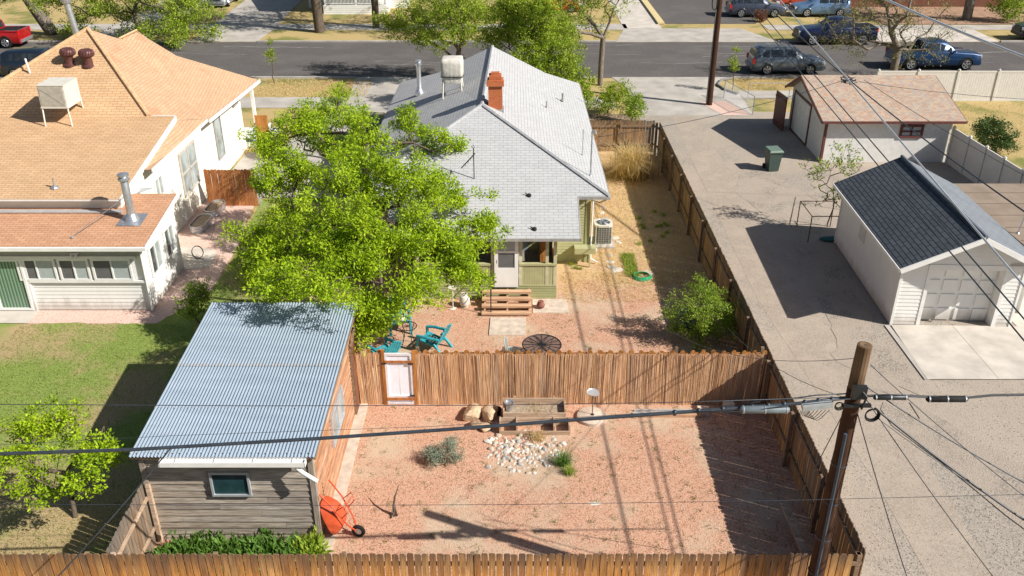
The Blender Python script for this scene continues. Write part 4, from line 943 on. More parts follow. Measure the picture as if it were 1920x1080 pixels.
wpx('faint thin wire running just above the thick cable over the shed', [(-150,838),(0,834),(320,817),(800,800),(1200,775),(1400,762),(1580,748)], 13.16, .004)
wpx('lowest thin wire crossing the yard and the foot of the utility pole', [(-200,944),(0,945),(500,948),(960,946),(1440,939),(1920,927),(2100,922)], 13.0, .005)
# right side of the pole
wpx('thin wire looping above the grey splice case left of the utility pole', [(1380,764),(1430,750),(1480,748),(1530,741),(1590,738)], 13.12, .012)
wpx('thin wire drooping below the cable just left of the utility pole', [(1300,772),(1400,772),(1470,761),(1530,752),(1595,748)], 13.0, .010)
P = [onY(*p, 13.2) for p in ((1595,745),(1660,742),(1720,744),(1800,748),(1860,742),(1920,741),(2100,735))]
q = MB(); q.tube(P, .014, 6); q.tube([p+Vector((0,0,.03)) for p in P], .008, 5); single('overhead_cable', q, CABLE, 'cable running right from the utility pole through two black splice closures', 'cable', smooth='all')
def closure(px0, px1, py, r, label, mat=BLACK, Y=13.2, rings=True):
    a = onY(px0, py, Y); b = onY(px1, py, Y); t = thing('splice_closure', label, 'cable box', (a+b)/2); q = MB()
    q.tube([a, a.lerp(b,.04), a.lerp(b,.96), b], [r*.6,r,r,r*.6], 14); part(t, 'sleeve', q, mat, 1, world=True)
    for f in (.06,.5,.94):
        q = MB(); c = a.lerp(b, f); d = (b-a).normalized(); q.tube([c-d*.012, c+d*.012], r*1.08, 14)
        part(t, 'band', q, SILVER, world=True)
    return t
closure(1638, 1702, 745, .05, 'flat ribbed black splice closure nearest the right side of the pole', DARK)
closure(1737, 1814, 748, .06, 'fat black cylindrical splice closure farthest right on the cable')
closure(1388, 1480, 768, .07, 'long grey cylindrical splice case hanging left of the utility pole', plain('grey_case', (.15,.18,.20), .5), 13.05)
t = thing('terminal_box', 'pale grey terminal box with looping wires left of the utility pole', 'cable box', onY(1530,762,13.05))
q = MB(); a = onY(1504,764,13.05); b = onY(1560,757,13.05); q.bar(a, b, .12, .1); part(t, 'housing', q, plain('pale_box', (.36,.38,.38), .5), world=True)
q = MB()
for k in range(6):
    c0 = onY(1500+k*3,770,13.05); c1 = onY(1520+k*7,769,13.05); m = (c0+c1)/2-Vector((0,0,.12+.02*k)); q.tube([c0, c0.lerp(m,.7)-Vector((0,0,.03)), m, c1.lerp(m,.6)-Vector((0,0,.03)), c1], .006, 5)
part(t, 'drop_wires', q, BLACK, world=True)
def coil(center, r, label, rr=.012, tilt=(0,1,0), turns=3):
    q = MB(); c = Vector(center)
    for k in range(turns): q.tube([c+Vector((math.cos(a)*(r-.012*k), .02*k, math.sin(a)*(r-.01*k))) for a in [2*math.pi*i/24 for i in range(24)]], rr, 5, closed=True)
    return single('cable_coil', q, BLACK, label, 'cable coil', smooth='all')
coil(onY(1636,779,13.0), .13, 'round coil of black cable hanging right of the utility pole')
coil(onY(1574,762,13.0), .08, 'small tangle of black cable on the left face of the utility pole', .01)
for i, (p0, q0, za, zb, r, lb) in enumerate((
    ((1611,716),(1920,905),6.1,4.6,.012,'wire leaving the pole top bracket toward the lower right over the alley'),
    ((1632,684),(1920,930),6.3,4.8,.008,'upper of the thin wires falling right from the utility pole top'),
    ((1640,765),(1920,975),5.8,4.2,.020,'thickest black service cable slanting right down from the utility pole'),
    ((1640,780),(1940,985),5.6,4.1,.007,'thin wire following just below the thick slanting service cable'),
    ((1605,765),(1700,1080),5.7,2.2,.010,'nearly upright guy wire dropping right of the utility pole'),
    ((1615,735),(1865,1085),6.0,3.0,.009,'guy wire dropping steeply to the lower right corner of the alley'),
    ((1611,716),(1480,968),6.0,1.9,.010,'wire slanting down left from the pole top over the dark fence'))):
    wire(at(*p0, za), at(*q0, zb), r, .05, lb)
wire(onY(1600,672,13.25), at(1225,600,2.4), .006, .5, 'thin wire from the utility pole top curving toward the olive house', 24)
wire(PT, at(1365,615,2.2), .006, .3, 'thin wire from the pole passing above the corner of the reed fence', 20)
wire(at(322,838,4.7)*1, at(100,1090,2.0), .014, .05, 'service drop from the thick cable down past the shed corner')
# street pole
sp = thing('utility_pole', 'tall dark brown utility pole beside the alley mouth near the street', 'utility pole', (11.78,52.44,0))
q = MB(); q.tube([(0,0,z) for z in np.linspace(0,10.5,10)], [.2-.05*z/10.5 for z in np.linspace(0,10.5,10)], 14, r=.2); part(sp, 'shaft', q, POLEW, 1)
q = MB(); q.tube([(math.cos(a)*.16-.28, -.15, 6.0+math.sin(a)*.45) for a in [2*math.pi*i/20 for i in range(20)]], .03, 5, closed=True); part(sp, 'cable_loop', q, BLACK)
q = MB(); q.tube([(-.17,-.1,0),(-.16,-.1,9)], .02, 6); part(sp, 'ground_wire', q, GREYT)
ptop = Vector((11.8,52.4,9.6))
def far(px, py, z): return at(px, py, z)
wire(ptop+Vector((0,0,-.2)), far(1960,583,6.6), .024, .0, 'pale twisted power cable running from the street pole over both garages', mat=ALU, ext=.35)
wire(ptop+Vector((.1,0,-1.9)), far(1960,640,5.9), .018, .05, 'upper of two dark parallel wires from the street pole over the white garage', ext=.35)
wire(ptop+Vector((.0,0,-2.3)), far(1960,682,5.6), .018, .05, 'lower of two dark parallel wires from the street pole over the white garage', ext=.35)
wire(far(1395,-30,9.0), far(1590,148,6.0), .022, .05, 'thick black cable from the top of the photo to the knot above the blended roof')
wire(far(1590,148,6.0), far(1960,424,5.5), .022, .1, 'thick black cable from the knot across the vinyl fence')
wire(far(1610,153,5.8), far(1960,188,5.2), .010, .1, 'thin wire running right over the blended shingle roof')
wire(far(1590,148,6.0), far(1120,257,3.4), .010, .25, 'service wire from the knot to the eave of the grey roof house')
wire(far(1620,150,5.8), far(1960,350,4.0), .010, .1, 'thin wire falling toward the dark bush right of the vinyl fence')
wire(far(1600,-30,9.5), far(1990,132,8.5), .045, .1, 'fat pale cable crossing the top right corner above the blue pickup', mat=ALU)
q = MB(); c = far(1592,149,6.0)
for k in range(5): q.tube([c+Vector((R(-.3,.3),R(-.3,.3),R(-.15,.1))) for _ in range(5)], .02, 5)
single('wire_knot', q, CABLE, 'tangled knot of connectors where wires meet above the blended roof', 'wire connector', smooth='all')

# ================================================================ PLANTS
def leaves(cen, n_per, spread, ln, wd, rs, droop=0.0, up=.35, clr=None):
    """cen (k,3) cluster centres -> V, F, r arrays of folded leaf quads"""
    k = len(cen); N = k*n_per; c = np.repeat(cen, n_per, 0)
    off = rs.normal(size=(N,3)); off /= np.linalg.norm(off, axis=1)[:,None]; off *= (rs.random(N)**.5*spread)[:,None]; off[:,2] *= .8
    p = c+off
    d = off/spread*.9+rs.normal(size=(N,3))*.55; d[:,2] += up-droop; d /= np.linalg.norm(d, axis=1)[:,None]
    s = np.cross(d, rs.normal(size=(N,3))*.6+np.array([0,0,1.0])); s /= np.linalg.norm(s, axis=1)[:,None]+1e-9
    nn = np.cross(s, d); L = (ln*(.65+.7*rs.random(N)))[:,None]; Wd_ = (wd*(.7+.6*rs.random(N)))[:,None]
    v0 = p; v1 = p+d*L*.45+s*Wd_+nn*Wd_*.3; v2 = p+d*L; v3 = p+d*L*.45-s*Wd_+nn*Wd_*.3
    V = np.stack([v0,v1,v2,v3],1).reshape(-1,3); F = np.arange(N*4).reshape(-1,4)
    base = np.repeat(rs.random(k) if clr is None else clr, n_per)
    return V, F, np.clip(base*.5+rs.random(N)*.5, 0, 1)
def skeleton(base, fork, hubs, clusters, rs, rad, bark_r, min_r=.006, jit=.12):
    P = [np.array(base), (np.array(base)*.55+np.array(fork)*.45)+rs.normal(size=3)*.04, np.array(fork)]; par = [-1, 0, 1]
    def connect(t, step, w=.45):
        A_ = np.array(P); dd = np.linalg.norm(A_-t, axis=1); dist = np.linalg.norm(A_-np.array(fork), axis=1)
        dd = dd+w*dist; dd[:2] += 3; j = int(np.argmin(dd)); p0 = A_[j]; L = np.linalg.norm(t-p0); m = max(1, int(L/step)); last = j
        for i in range(1, m+1):
            f = i/m; q = p0*(1-f)+t*f; q = q+(rs.normal(size=3)*jit*min(L,2)*.4 if i < m else 0); q = q+np.array([0,0,math.sin(f*math.pi)*L*.06]); P.append(q); par.append(last); last = len(P)-1
        return last
    f_ = np.array(fork)
    for h in sorted(hubs, key=lambda h: np.linalg.norm(np.array(h)-f_)): connect(np.array(h), .7)
    for c in clusters[np.argsort(np.linalg.norm(clusters-f_, axis=1))]: connect(c, .45, .12)
    n = len(P); cnt = np.zeros(n); ch = np.zeros(n, int)
    for i in range(n-1, 0, -1):
        if ch[i] == 0: cnt[i] += 1
        cnt[par[i]] += cnt[i]; ch[par[i]] += 1
    tot = cnt[0]; r = np.maximum(min_r, rad*(cnt/tot)**.56)
    V = []; F = []; P = np.array(P)
    for i in range(1, n):
        a, b = P[par[i]], P[i]; d = b-a; L = np.linalg.norm(d)
        if L < 1e-5: continue
        d = d/L; x = np.cross(d, [.31,.2,.93]); x /= np.linalg.norm(x)+1e-9; y = np.cross(d, x); k = 8 if r[i] > .05 else (5 if r[i] > .015 else 3)
        an = np.arange(k)*2*np.pi/k; ring = np.outer(np.cos(an), x)+np.outer(np.sin(an), y); b0 = len(V)
        ra = min(r[par[i]], r[i]*1.25)
        V += list(a+ring*ra); V += list(b+ring*r[i])
        F += [(b0+j, b0+(j+1) % k, b0+k+(j+1) % k, b0+k+j) for j in range(k)]
    return V, F
def tree(name, label, base, blobs, ncl, nper, ln, wd, spread, leafmat, bark=BARK, rad=.16, fork=None, seed=1, cat='tree', group=None, shell=.5, up=.35, droop=0, bare=0, hubs=True, minr=.006, sub=0, subr=.4):
    rs = np.random.default_rng(seed); B = np.array([[b[0],b[1],b[2],b[3]] for b in blobs], float)
    w = B[:,3]**2.4; w /= w.sum(); idx = rs.choice(len(B), ncl, p=w)
    o = rs.normal(size=(ncl,3)); o /= np.linalg.norm(o,axis=1)[:,None]; o *= (rs.random(ncl)**shell)[:,None]
    cen = B[idx,:3]+o*B[idx,3:4]*np.array([1,1,.8])
    if sub:
        hubc = cen[:sub]; o2 = rs.normal(size=(ncl,3)); o2 /= np.linalg.norm(o2,axis=1)[:,None]
        cen = hubc[rs.integers(0,sub,ncl)]+o2*(rs.random(ncl)**.4*subr)[:,None]*np.array([1,1,.55])
    cen = cen[cen[:,2] > base[2]+.15]
    bc = B[:,:3].mean(0)
    if fork is None: fork = (base[0]*.6+bc[0]*.4, base[1]*.6+bc[1]*.4, base[2]+(bc[2]-base[2])*.5)
    t = thing(name, label, cat, base, group=group)
    V, F = skeleton(base, fork, list(B[:,:3]) if hubs else [], cen, rs, rad, bark, minr)
    mb = MB(); mb.v = [tuple(v) for v in V]; mb.f = F; mb.m = [0]*len(F); mb.r = [.5]*len(F); part(t, 'trunk', mb, bark, 'all', world=True)
    lc = cen if not bare else cen[rs.random(len(cen)) > bare]
    clr = rs.random(len(lc))
    V, F, r = leaves(lc, nper, spread, ln, wd, rs, droop, up, clr)
    part(t, 'crown', None, None, world=True, mesh=npmesh('crown', V, F, leafmat, r))
    return t
def blobs_Y(L, Y):
    out = []
    for px, py, dy, rp in L:
        p = onY(px, py, Y+dy); w = p.y*_c-(p.z-CH)*_s; out.append((p.x, p.y, p.z, rp*w/FPX))
    return out
def blobs_px(L):
    out = []
    for px, py, z, rp in L:
        p = at(px, py, z); w = p.y*_c-(z-CH)*_s; out.append((p.x, p.y, z, rp*w/FPX))
    return out
big = blobs_px([(a, b, 2.2+(c-2.2)*.66, d) for a, b, c, d in [(630,190,6.6,44),(560,235,6.0,50),(610,250,6.3,60),(690,265,6.4,60),(770,240,5.9,45),(815,285,5.4,50),(505,270,5.3,42),(500,340,5.0,48),(560,330,5.8,70),(650,340,6.2,80),(740,350,6.0,78),(820,350,5.2,62),(875,370,4.6,45),(900,430,4.1,48),(470,440,4.3,36),(520,410,4.8,56),(600,430,5.4,80),(700,440,5.4,85),(790,440,4.9,75),(860,470,4.1,60),(500,500,3.8,52),(570,510,4.2,60),(660,520,4.2,70),(740,540,3.9,62),(820,530,3.7,58),(885,520,3.5,40),(600,560,3.4,36),(690,600,2.8,40),(720,575,2.7,32),(655,225,6.5,40),(610,535,5.4,45),(540,520,5.0,34),(680,550,5.2,36),(500,530,4.6,28),(640,545,5.2,30),(470,500,3.4,34),(520,560,3.2,36),(580,570,3.4,34),(680,625,2.4,30),(500,460,4.4,44),(650,520,4.6,44),(850,500,3.6,44)]])
tree('leafy_tree', 'huge lime green leafy tree between the two houses behind the shed', (-4.75,25.9,0), big, 3600, 30, .115, .022, .2, LEAF_A, BARK, .24, (-4.75,26.6,2.0), 3, shell=.42, droop=.3, sub=480, subr=.46)
# small tree on the lawn
sm = blobs_px([(110,790,2.7,48),(60,830,2.5,50),(150,840,2.6,42),(30,800,2.3,25),(195,800,2.3,24),(200,850,2.1,28),(110,860,2.3,40),(50,890,2.0,50),(160,900,2.0,28),(100,915,1.8,32),(10,870,2.0,35),(85,770,2.7,28)])
tree('young_tree', 'small bright green tree on the lawn in front of the shed shadow', (-10.63,16.69,0), sm, 230, 28, .085, .024, .15, LEAF_A, BARK, .06, (-10.75,17.0,1.1), 5, shell=.4, droop=.1, sub=55, subr=.3)
tree('leafy_shrub', 'small green shrub growing in the shade beside the lawn corner of the shed', (-9.55,24.3,0), blobs_px([(365,560,1.3,32),(355,585,.9,25),(375,545,1.6,22)]), 70, 24, .10, .024, .2, LEAF_B, BARK, .03, seed=6, cat='shrub')
by = blobs_Y([(1285,548,.2,30),(1320,545,.5,32),(1355,575,.3,36),(1285,585,0,36),(1330,590,-.3,42),(1370,612,0,28),(1280,615,.2,28),(1320,625,-.2,34),(1360,630,-.2,26),(1292,522,.1,17),(1330,560,1.0,34),(1375,590,.8,22)], 24.9)
tree('crab_apple_tree', 'small rounded green tree against the dark wood fence behind the reed fence', (6.1,24.75,0), by, 500, 26, .055, .017, .15, LEAF_B, BARK, .05, (6.1,25.1,.9), 8, shell=.45, sub=120, subr=.3)
# street trees
tree('street_tree', 'tall tree with a pale bent trunk standing by the street beside the alley mouth', (5.66,56.96,0), blobs_Y([(1090,20,1,45),(1060,60,-1,40),(1110,-20,2,60),(1150,20,0,25),(1080,90,-2,28),(1120,55,2,25),(1050,10,-2,40),(1165,-10,1,30),(1130,-60,3,60),(1080,-60,-2,50)], 57), 620, 24, .12, .034, .28, LEAF_C, BARKL, .17, (5.72,57.0,3.0), 11, bare=.2, shell=.6)
tree('street_tree', 'dense yellow green tree in front of the street behind the grey roof ridge', (1.6,50.2,0), blobs_Y([(1000,60,0,52),(950,40,1,42),(1050,110,-1,45),(990,120,-1,45),(1080,150,-1,34),(930,75,1,38),(1040,60,1,45),(1095,185,-1,22),(960,5,1,40),(1010,10,-1,40),(1020,150,-2,30)], 49.5), 1500, 28, .11, .034, .24, LEAF_C, BARK, .17, (1.6,50.2,2.2), 12, shell=.45)
tree('street_tree', 'thin leaved multi stem tree left of the grey roof with roots by the street edge', (-3.4,58.4,0), blobs_Y([(780,30,-1,48),(840,20,1,50),(820,70,-1,38),(870,60,0,42),(745,50,0,35),(900,30,1,40),(790,70,1,32),(720,35,0,25),(860,-10,-2,50),(800,-30,1,50)], 57.5), 900, 28, .12, .034, .28, LEAF_C, BARK, .17, (-3.6,58.4,1.2), 13, bare=.1, shell=.6)
tree('street_tree', 'sprawling half bare tree with olive leaves in front of the blue pickup', (24.6,57.6,0), blobs_Y([(1600,20,-1,55),(1650,0,1,60),(1700,30,-1,50),(1740,60,1,40),(1570,70,0,35),(1610,105,-1,28),(1700,105,-1,34),(1750,105,0,30),(1550,40,1,32),(1670,60,0,50),(1600,80,1,35),(1780,60,0,25),(1720,-30,0,60),(1770,20,1,30),(1640,-50,0,60),(1540,85,0,18)], 57.5), 750, 12, .10, .032, .3, LEAF_O, BARKL, .25, (24.7,57.7,2.2), 14, bare=.25, shell=.75, minr=.012)
tree('street_tree', 'wide green tree spreading over the top left across the street', (-28.9,70.6,0), blobs_Y([(180,20,-2,55),(240,40,0,50),(300,20,2,55),(350,40,-1,46),(390,65,0,28),(140,40,1,38),(330,70,-3,30),(200,-30,0,70),(280,-30,-2,70),(100,0,0,40),(360,0,2,50),(270,75,-3,26),(405,35,0,20),(230,85,-2,22)], 70), 1500, 24, .15, .05, .36, LEAF_C, BARKL, .2, (-29.0,70.6,2.0), 15, bare=.15, shell=.7, minr=.014, sub=230, subr=1.0)
tree('street_tree', 'leaning thick trunked tree behind the red pickup', (-36.6,72.5,0), blobs_Y([(0,-40,0,60),(-60,-30,0,60),(40,-50,-2,45)], 71), 240, 20, .16, .05, .6, LEAF_C, BARKL, .5, (-39.0,72.8,5), 16, minr=.02)
tree('street_tree', 'straight dark trunked tree across the street left of the white porch', (-15.5,73.4,0), [(-15,71.5,10,3.4),(-18.5,73,9.5,3),(-12,72,10.5,3),(-16,76,11,3.5),(-9,70.5,10,2.6),(-21,76,10,3)], 520, 24, .17, .055, .6, LEAF_C, BARK, .42, (-15.6,73.4,6), 17)
tree('street_tree', 'thinner dark trunked tree across the street right of the white porch', (-11.2,75.2,0), [(-11,74,10.5,3.2),(-7.5,73,10,3),(-5,71,10,2.6),(-9,77,10,3)], 360, 22, .17, .055, .6, LEAF_C, BARK, .3, (-11.2,75.2,6), 18)
tree('street_tree', 'tall tree added across the street to shade the verge, hidden behind the dense tree', (2.2,73.0,0), [(0,70,8.8,2.8),(4,70.5,9,3),(-3,71,8.4,2.4),(7.5,69,9.5,2.3),(2,67.5,9.6,2.4),(-1,74,9,3),(2.2,73,6.4,1.5)], 420, 22, .16, .05, .5, LEAF_C, BARK, .3, (2.2,73,5), 77)  # added hidden tree, its crown placed to throw shade on the far verge
tree('street_tree', 'grey trunked tree on the bark ground before the brown brick house', (38.9,78.4,0), blobs_Y([(1830,-110,0,80),(1780,-90,0,70),(1880,-130,-3,80)], 78), 260, 16, .16, .05, .6, LEAF_O, BARKL, .4, (38.9,78.4,4.5), 19)
for i, (x, y, hh, lb) in enumerate(((515,155,1.9,'tiny sapling with yellow green leaves on the grass strip near the tan house'),(1375,150,1.9,'thin sapling on the dry grass beside the brown street pole'))):
    b = at(x, y, 0) if i == 0 else at(1372, 172, 0)
    tree('sapling', lb, tuple(b), [(b.x,b.y,hh,.45),(b.x,b.y,hh+.7,.28),(b.x,b.y,hh-.4,.35)], 60, 9, .1, .03, .12, LEAF_C, BARK, .03, (b.x,b.y,.8), 20+i, group=None)
b = at(1857,150,0); b = Vector((34.0,57.6,0)); tree('sapling', 'bare pale branched sapling behind the far vinyl fence by the street', tuple(b), [(b.x,b.y,2.2,.9),(b.x+.2,b.y,3.0,.6)], 60, 2, .08, .02, .1, LEAF_C, BARKL, .05, (b.x,b.y,.8), 23, minr=.014)
b = at(1570,415,0); tree('thin_tree', 'thin nearly bare tree with few yellow green leaves beside the white garage corner', (13.2,34.3,0), blobs_px([(1570,300,3.0,34),(1530,320,2.4,30),(1600,310,2.8,28),(1560,360,1.8,30),(1600,275,3.4,20),(1525,385,1.2,18)]), 210, 8, .09, .03, .13, LEAF_B, BARK, .03, (13.2,34.3,.3), 24, bare=.5, minr=.007, hubs=False)
# bushes
def bush(label, b, blobs, ncl, mat, seed, ln=.09, wd=.03, sp=.2, nper=22, cat='bush', name='bush'):
    return tree(name, label, b, blobs, ncl, nper, ln, wd, sp, mat, BARK, .05, (b[0],b[1],b[2]+.25), seed, cat=cat, shell=.4)
bush('round green bush left of the alley mouth', (5.6,50.9,0), blobs_px([(1145,185,1.0,32),(1165,170,1.4,25),(1130,195,.8,22)]), 190, LEAF_C, 31)
bush('round green bush nearer the end fence beside the alley', (6.8,49.2,0), blobs_px([(1185,205,.9,26),(1190,190,1.2,18)]), 130, LEAF_B, 32)
bush('dense dark green bush on the dry lawn right of the vinyl fence', (24.6,43.5,0), blobs_px([(1865,255,.9,38),(1850,240,1.3,25),(1885,265,.7,25)]), 260, LEAF_D, 33, .08, .04)
bush('bright green bush in the far top right corner', (44.0,77.5,0), blobs_Y([(1905,15,0,34),(1880,8,0,26),(1900,-20,0,35)], 77.5), 200, LEAF_B, 34, .14, .06, .35)
bush('green bush at the left edge below the dark SUV', (-33.6,54.5,0), blobs_px([(5,175,1.2,22),(-20,185,1.2,30),(12,165,1.3,14)]), 80, LEAF_B, 35, .14, .05, .3)
bush('low green hedge across the street behind the leafy street tree', (-5.0,78.5,0), [(-6+k*1.6,78.5,.8,1.1) for k in range(6)], 260, LEAF_C, 36, .14, .05, .35)
bush('small reddish shrub in front of the parked cars across the street', (21.0,77.6,0), [(21.0,77.6,.5,.6)], 60, leafm('leaf_red', (.12,.05,.03), (.2,.08,.05)), 37, .1, .04, .2)
bush('green shrub beside the cream house porch', (-12.4,43.2,0), [(-12.4,43.2,.6,.6),(-12.2,42.6,.4,.4)], 70, LEAF_C, 38, .1, .03, .2)
# blades: grasses
def blades(pts, h, w, rs, lean=.35, hv=.4, bend=.4):
    N = len(pts); a = rs.random(N)*2*np.pi; H = (h*(1-hv+2*hv*rs.random(N)))[:,None]
    d = np.stack([np.cos(a), np.sin(a), np.zeros(N)],1); s = np.stack([-np.sin(a), np.cos(a), np.zeros(N)],1)*w/2
    l = (rs.random(N)*lean)[:,None]; up = np.array([0,0,1.0])
    m = pts+up*H*.6+d*H*l*.5; t = pts+up*H*(1-l*bend)+d*H*l*1.4
    V = np.stack([pts-s, pts+s, m+s*.7, m-s*.7, t+s*.12, t-s*.12],1).reshape(-1,3); b = np.arange(N)[:,None]*6; F = np.stack([b+np.array([0,1,2,3]), b+np.array([3,2,4,5])],1).reshape(-1,4); return V, F
def clump(name, label, c, n, rad, h, w, mat, seed, lean=.8, cat='plant', dirbias=True):
    rs = np.random.default_rng(seed); p = rs.normal(size=(n,3))*rad*.35; p[:,2] = 0; V, F = blades(p, h, w, rs, lean)
    # blades lean outward
    o = single(name, None, None, label, cat, mesh=npmesh(name, V, F, mat, np.repeat(rs.random(n),2)), loc=c); return o
clump('straw_grass_clump', 'big dry straw coloured ornamental grass at the end of the side yard', (5.7,40.2,.02), 1600, 1.0, 1.35, .02, STRAW, 41, 1.0, 'ornamental grass')
clump('grass_tuft', 'bright green spiky grass tuft right of the white rocks', (1.36,18.7,.02), 240, .25, .34, .012, LEAF_H, 42, .9)
clump('grass_tuft', 'smaller green grass tuft just in front of the spiky tuft', (1.5,18.32,.02), 130, .18, .22, .012, LEAF_B, 43, .9)
clump('straw_tuft', 'yellow straw tuft on top of the white rock pile', (.72,19.75,.02), 110, .25, .26, .012, STRAW, 44, .9)
rs = np.random.default_rng(9)
# sage
pts = np.array([(-1.95+rs.normal()*.3, 18.75+rs.normal()*.2, 0) for _ in range(1)])
tree('sage_bush', 'silvery grey green sage bush on the pink gravel', (-1.9,18.8,0), [(-2.1,18.8,.28,.28),(-1.7,18.9,.34,.3),(-1.45,18.7,.25,.25),(-1.6,19.1,.5,.2),(-2.0,18.6,.2,.25)], 260, 26, .035, .008, .10, LEAF_S, BARK, .03, (-1.85,18.8,.1), 45, cat='bush')
for k, (px, w) in enumerate(((345,.4),(395,.45),(445,.4),(500,.55),(555,.45),(590,.3))):
    b = at(px, 1030, 0); b = Vector((b.x, 14.95+.12*(k % 2), 0)); rs2 = np.random.default_rng(50+k); n = 230
    p = rs2.normal(size=(n,3))*np.array([w*.38,.22,0]); p[:,2] = rs2.random(n)*.15
    cen = b+Vector((0,0,0)); C = np.array([list(b)])+p+np.array([0,0,.25]); V, F, r = leaves(C, 5, .16, .20, .035, rs2, 0, .7)
    single('leafy_perennial', None, None, ['leftmost leafy green perennial at the foot of the weathered shed wall','second leafy perennial from the left below the shed wall','third leafy perennial from the left below the shed wall','largest leafy perennial, below the middle of the shed wall','fifth leafy perennial from the left below the shed wall','small light green perennial at the right shed corner'][k], 'plant', mesh=npmesh('leafy_perennial', V, F, LEAF_H if k < 5 else LEAF_B, r), group='leafy perennials along the shed wall')
# weeds, turf, straw: uncountable
def scatter(name, regions, n, h, w, mat, seed, lean=.6, clus=0):
    rs = np.random.default_rng(seed); L = []
    for (x0,x1,y0,y1,wt) in regions:
        k = int(n*wt); L.append(np.stack([rs.uniform(x0,x1,k), rs.uniform(y0,y1,k), np.full(k,.015)],1))
    P = np.concatenate(L)
    if clus:
        c = P[rs.integers(0,len(P),clus)]; P = c[rs.integers(0,clus,len(P))]+rs.normal(size=P.shape)*np.array([.05,.05,0])
    V, F = blades(P, h, w, rs, lean); return single(name, None, None, None, None, kind='stuff', mesh=npmesh(name, V, F, mat, np.repeat(rs.random(len(P)),2)))
scatter('turf', [(-16.5,-8.4,13.7,26.1,.75),(-10.9,-8.4,26,36,.25)], 42000, .05, .012, GRASSB, 61, 1.0)
scatter('straw_grass', [(3.2,7.1,29.0,43.5,.8),(1.8,7.0,27.6,30,.2)], 16000, .09, .012, STRAW, 62, 1.2)
scatter('yard_weeds', [(-4,7,13.8,21.3,.7),(-3,7,22,28,.3)], 5200, .05, .012, LEAF_O, 63, 1.0, clus=520)
scatter('green_weeds', [(4.25,4.75,29.6,31.6,1)], 1500, .12, .014, LEAF_B, 64, .9)
scatter('green_weeds', [(5.0,5.6,31.5,35.6,.35),(1.8,2.6,30.2,30.7,.2),(6.0,6.6,33.0,36.0,.2),(7.4,7.7,18,24,.25)], 1300, .13, .014, LEAF_C, 65, .9, clus=24)
scatter('verge_grass', [(-16,-9,54.2,58.5,.4),(14.6,22,55.8,58.5,.3),(22,32,43,53,.3)], 12000, .09, .02, STRAW, 66, 1.0)
# pebbles lying on the gravel (uncountable)
def stones(name, x0, x1, y0, y1, n, s, mat, seed):
    rs = np.random.default_rng(seed); c = np.stack([rs.uniform(x0,x1,n), rs.uniform(y0,y1,n), np.full(n,.018)],1)
    T = np.array([(1,0,0),(-.5,.87,0),(-.5,-.87,0),(0,0,.8)]); a = rs.random(n)*6.28; ca, sa = np.cos(a), np.sin(a); S = s*(.5+rs.random(n))
    V = np.empty((n,4,3)); V[:,:,0] = (ca[:,None]*T[:,0]-sa[:,None]*T[:,1])*S[:,None]; V[:,:,1] = (sa[:,None]*T[:,0]+ca[:,None]*T[:,1])*S[:,None]; V[:,:,2] = T[:,2]*S[:,None]
    V += c[:,None,:]; b = np.arange(n)[:,None]*4; F = np.concatenate([b+np.array([0,1,3]), b+np.array([1,2,3]), b+np.array([2,0,3])])
    return single(name, None, None, None, None, kind='stuff', mesh=npmesh(name, V.reshape(-1,3), F, mat, np.tile(rs.random(n),3)))
def ramped(name, cols):
    m = Mt(name, .9, .15); m.col(m.ramp(m.rnd(), [(i/(len(cols)-1), c) for i, c in enumerate(cols)])); return m.m
stones('pink_pebbles', -4.1, 7.1, 13.8, 21.4, 15000, .014, ramped('pebble_mix', [(.3,.16,.11),(.55,.3,.22),(.75,.55,.45),(.65,.38,.28)]), 71)
stones('pink_pebbles', -3.2, 7.0, 21.7, 29, 11000, .015, ramped('pebble_mix_b', [(.3,.16,.11),(.55,.3,.22),(.75,.55,.45),(.65,.38,.28)]), 72)
stones('alley_pebbles', 7.5, 15.5, 9, 48, 16000, .015, ramped('pebble_grey', [(.17,.145,.12),(.30,.25,.2),(.38,.32,.26),(.48,.42,.35)]), 73)

# ================================================================ ROCKS
def rock_mesh(name, mat, seed, sub=2, rough=.22, flat_=.6):
    import bmesh
    bm = bmesh.new(); bmesh.ops.create_icosphere(bm, subdivisions=sub, radius=1); rs = np.random.default_rng(seed)
    pl_ = rs.normal(size=(9,3)); pl_ /= np.linalg.norm(pl_,axis=1)[:,None]; dd = rs.uniform(.55,.9,9)
    for v in bm.verts:
        p = np.array(v.co)
        for n_, d in zip(pl_, dd):
            k = p@n_-d
            if k > 0: p = p-n_*k*.9
        p = p*(1+rs.normal()*rough*.12); v.co = (p[0], p[1], p[2]*flat_)
    me = bpy.data.meshes.new(name); bm.to_mesh(me); bm.free(); me.materials.append(mat); finish(me, np.full(len(me.polygons), .5, np.float32)); return me
STT = plain('tan_stone', (.50,.41,.32), .9, .2, var=.2, scale=9, bump=.4); STG = plain('grey_stone', (.42,.40,.37), .9, .2, var=.2, scale=9, bump=.4)
RK = [rock_mesh('rock', (STONE, STONE, STT, STONE, STG)[i], 80+i, 1 if i % 2 else 2, .5, .7) for i in range(5)]
pile = []
rs = np.random.default_rng(88)
def nrock(x, y, s, lab, grp, me=None, mat=None):
    o = bpy.data.objects.new('rock', me or RK[rs.integers(5)]); COL.objects.link(o); o.location = (x, y, s*.18); o.scale = (s*rs.uniform(.8,1.4), s*rs.uniform(.7,1.1), s*rs.uniform(.7,1)); o.rotation_euler = (0,0,rs.uniform(0,6.28)); return tag(o, lab, 'rock', grp)
k = 0
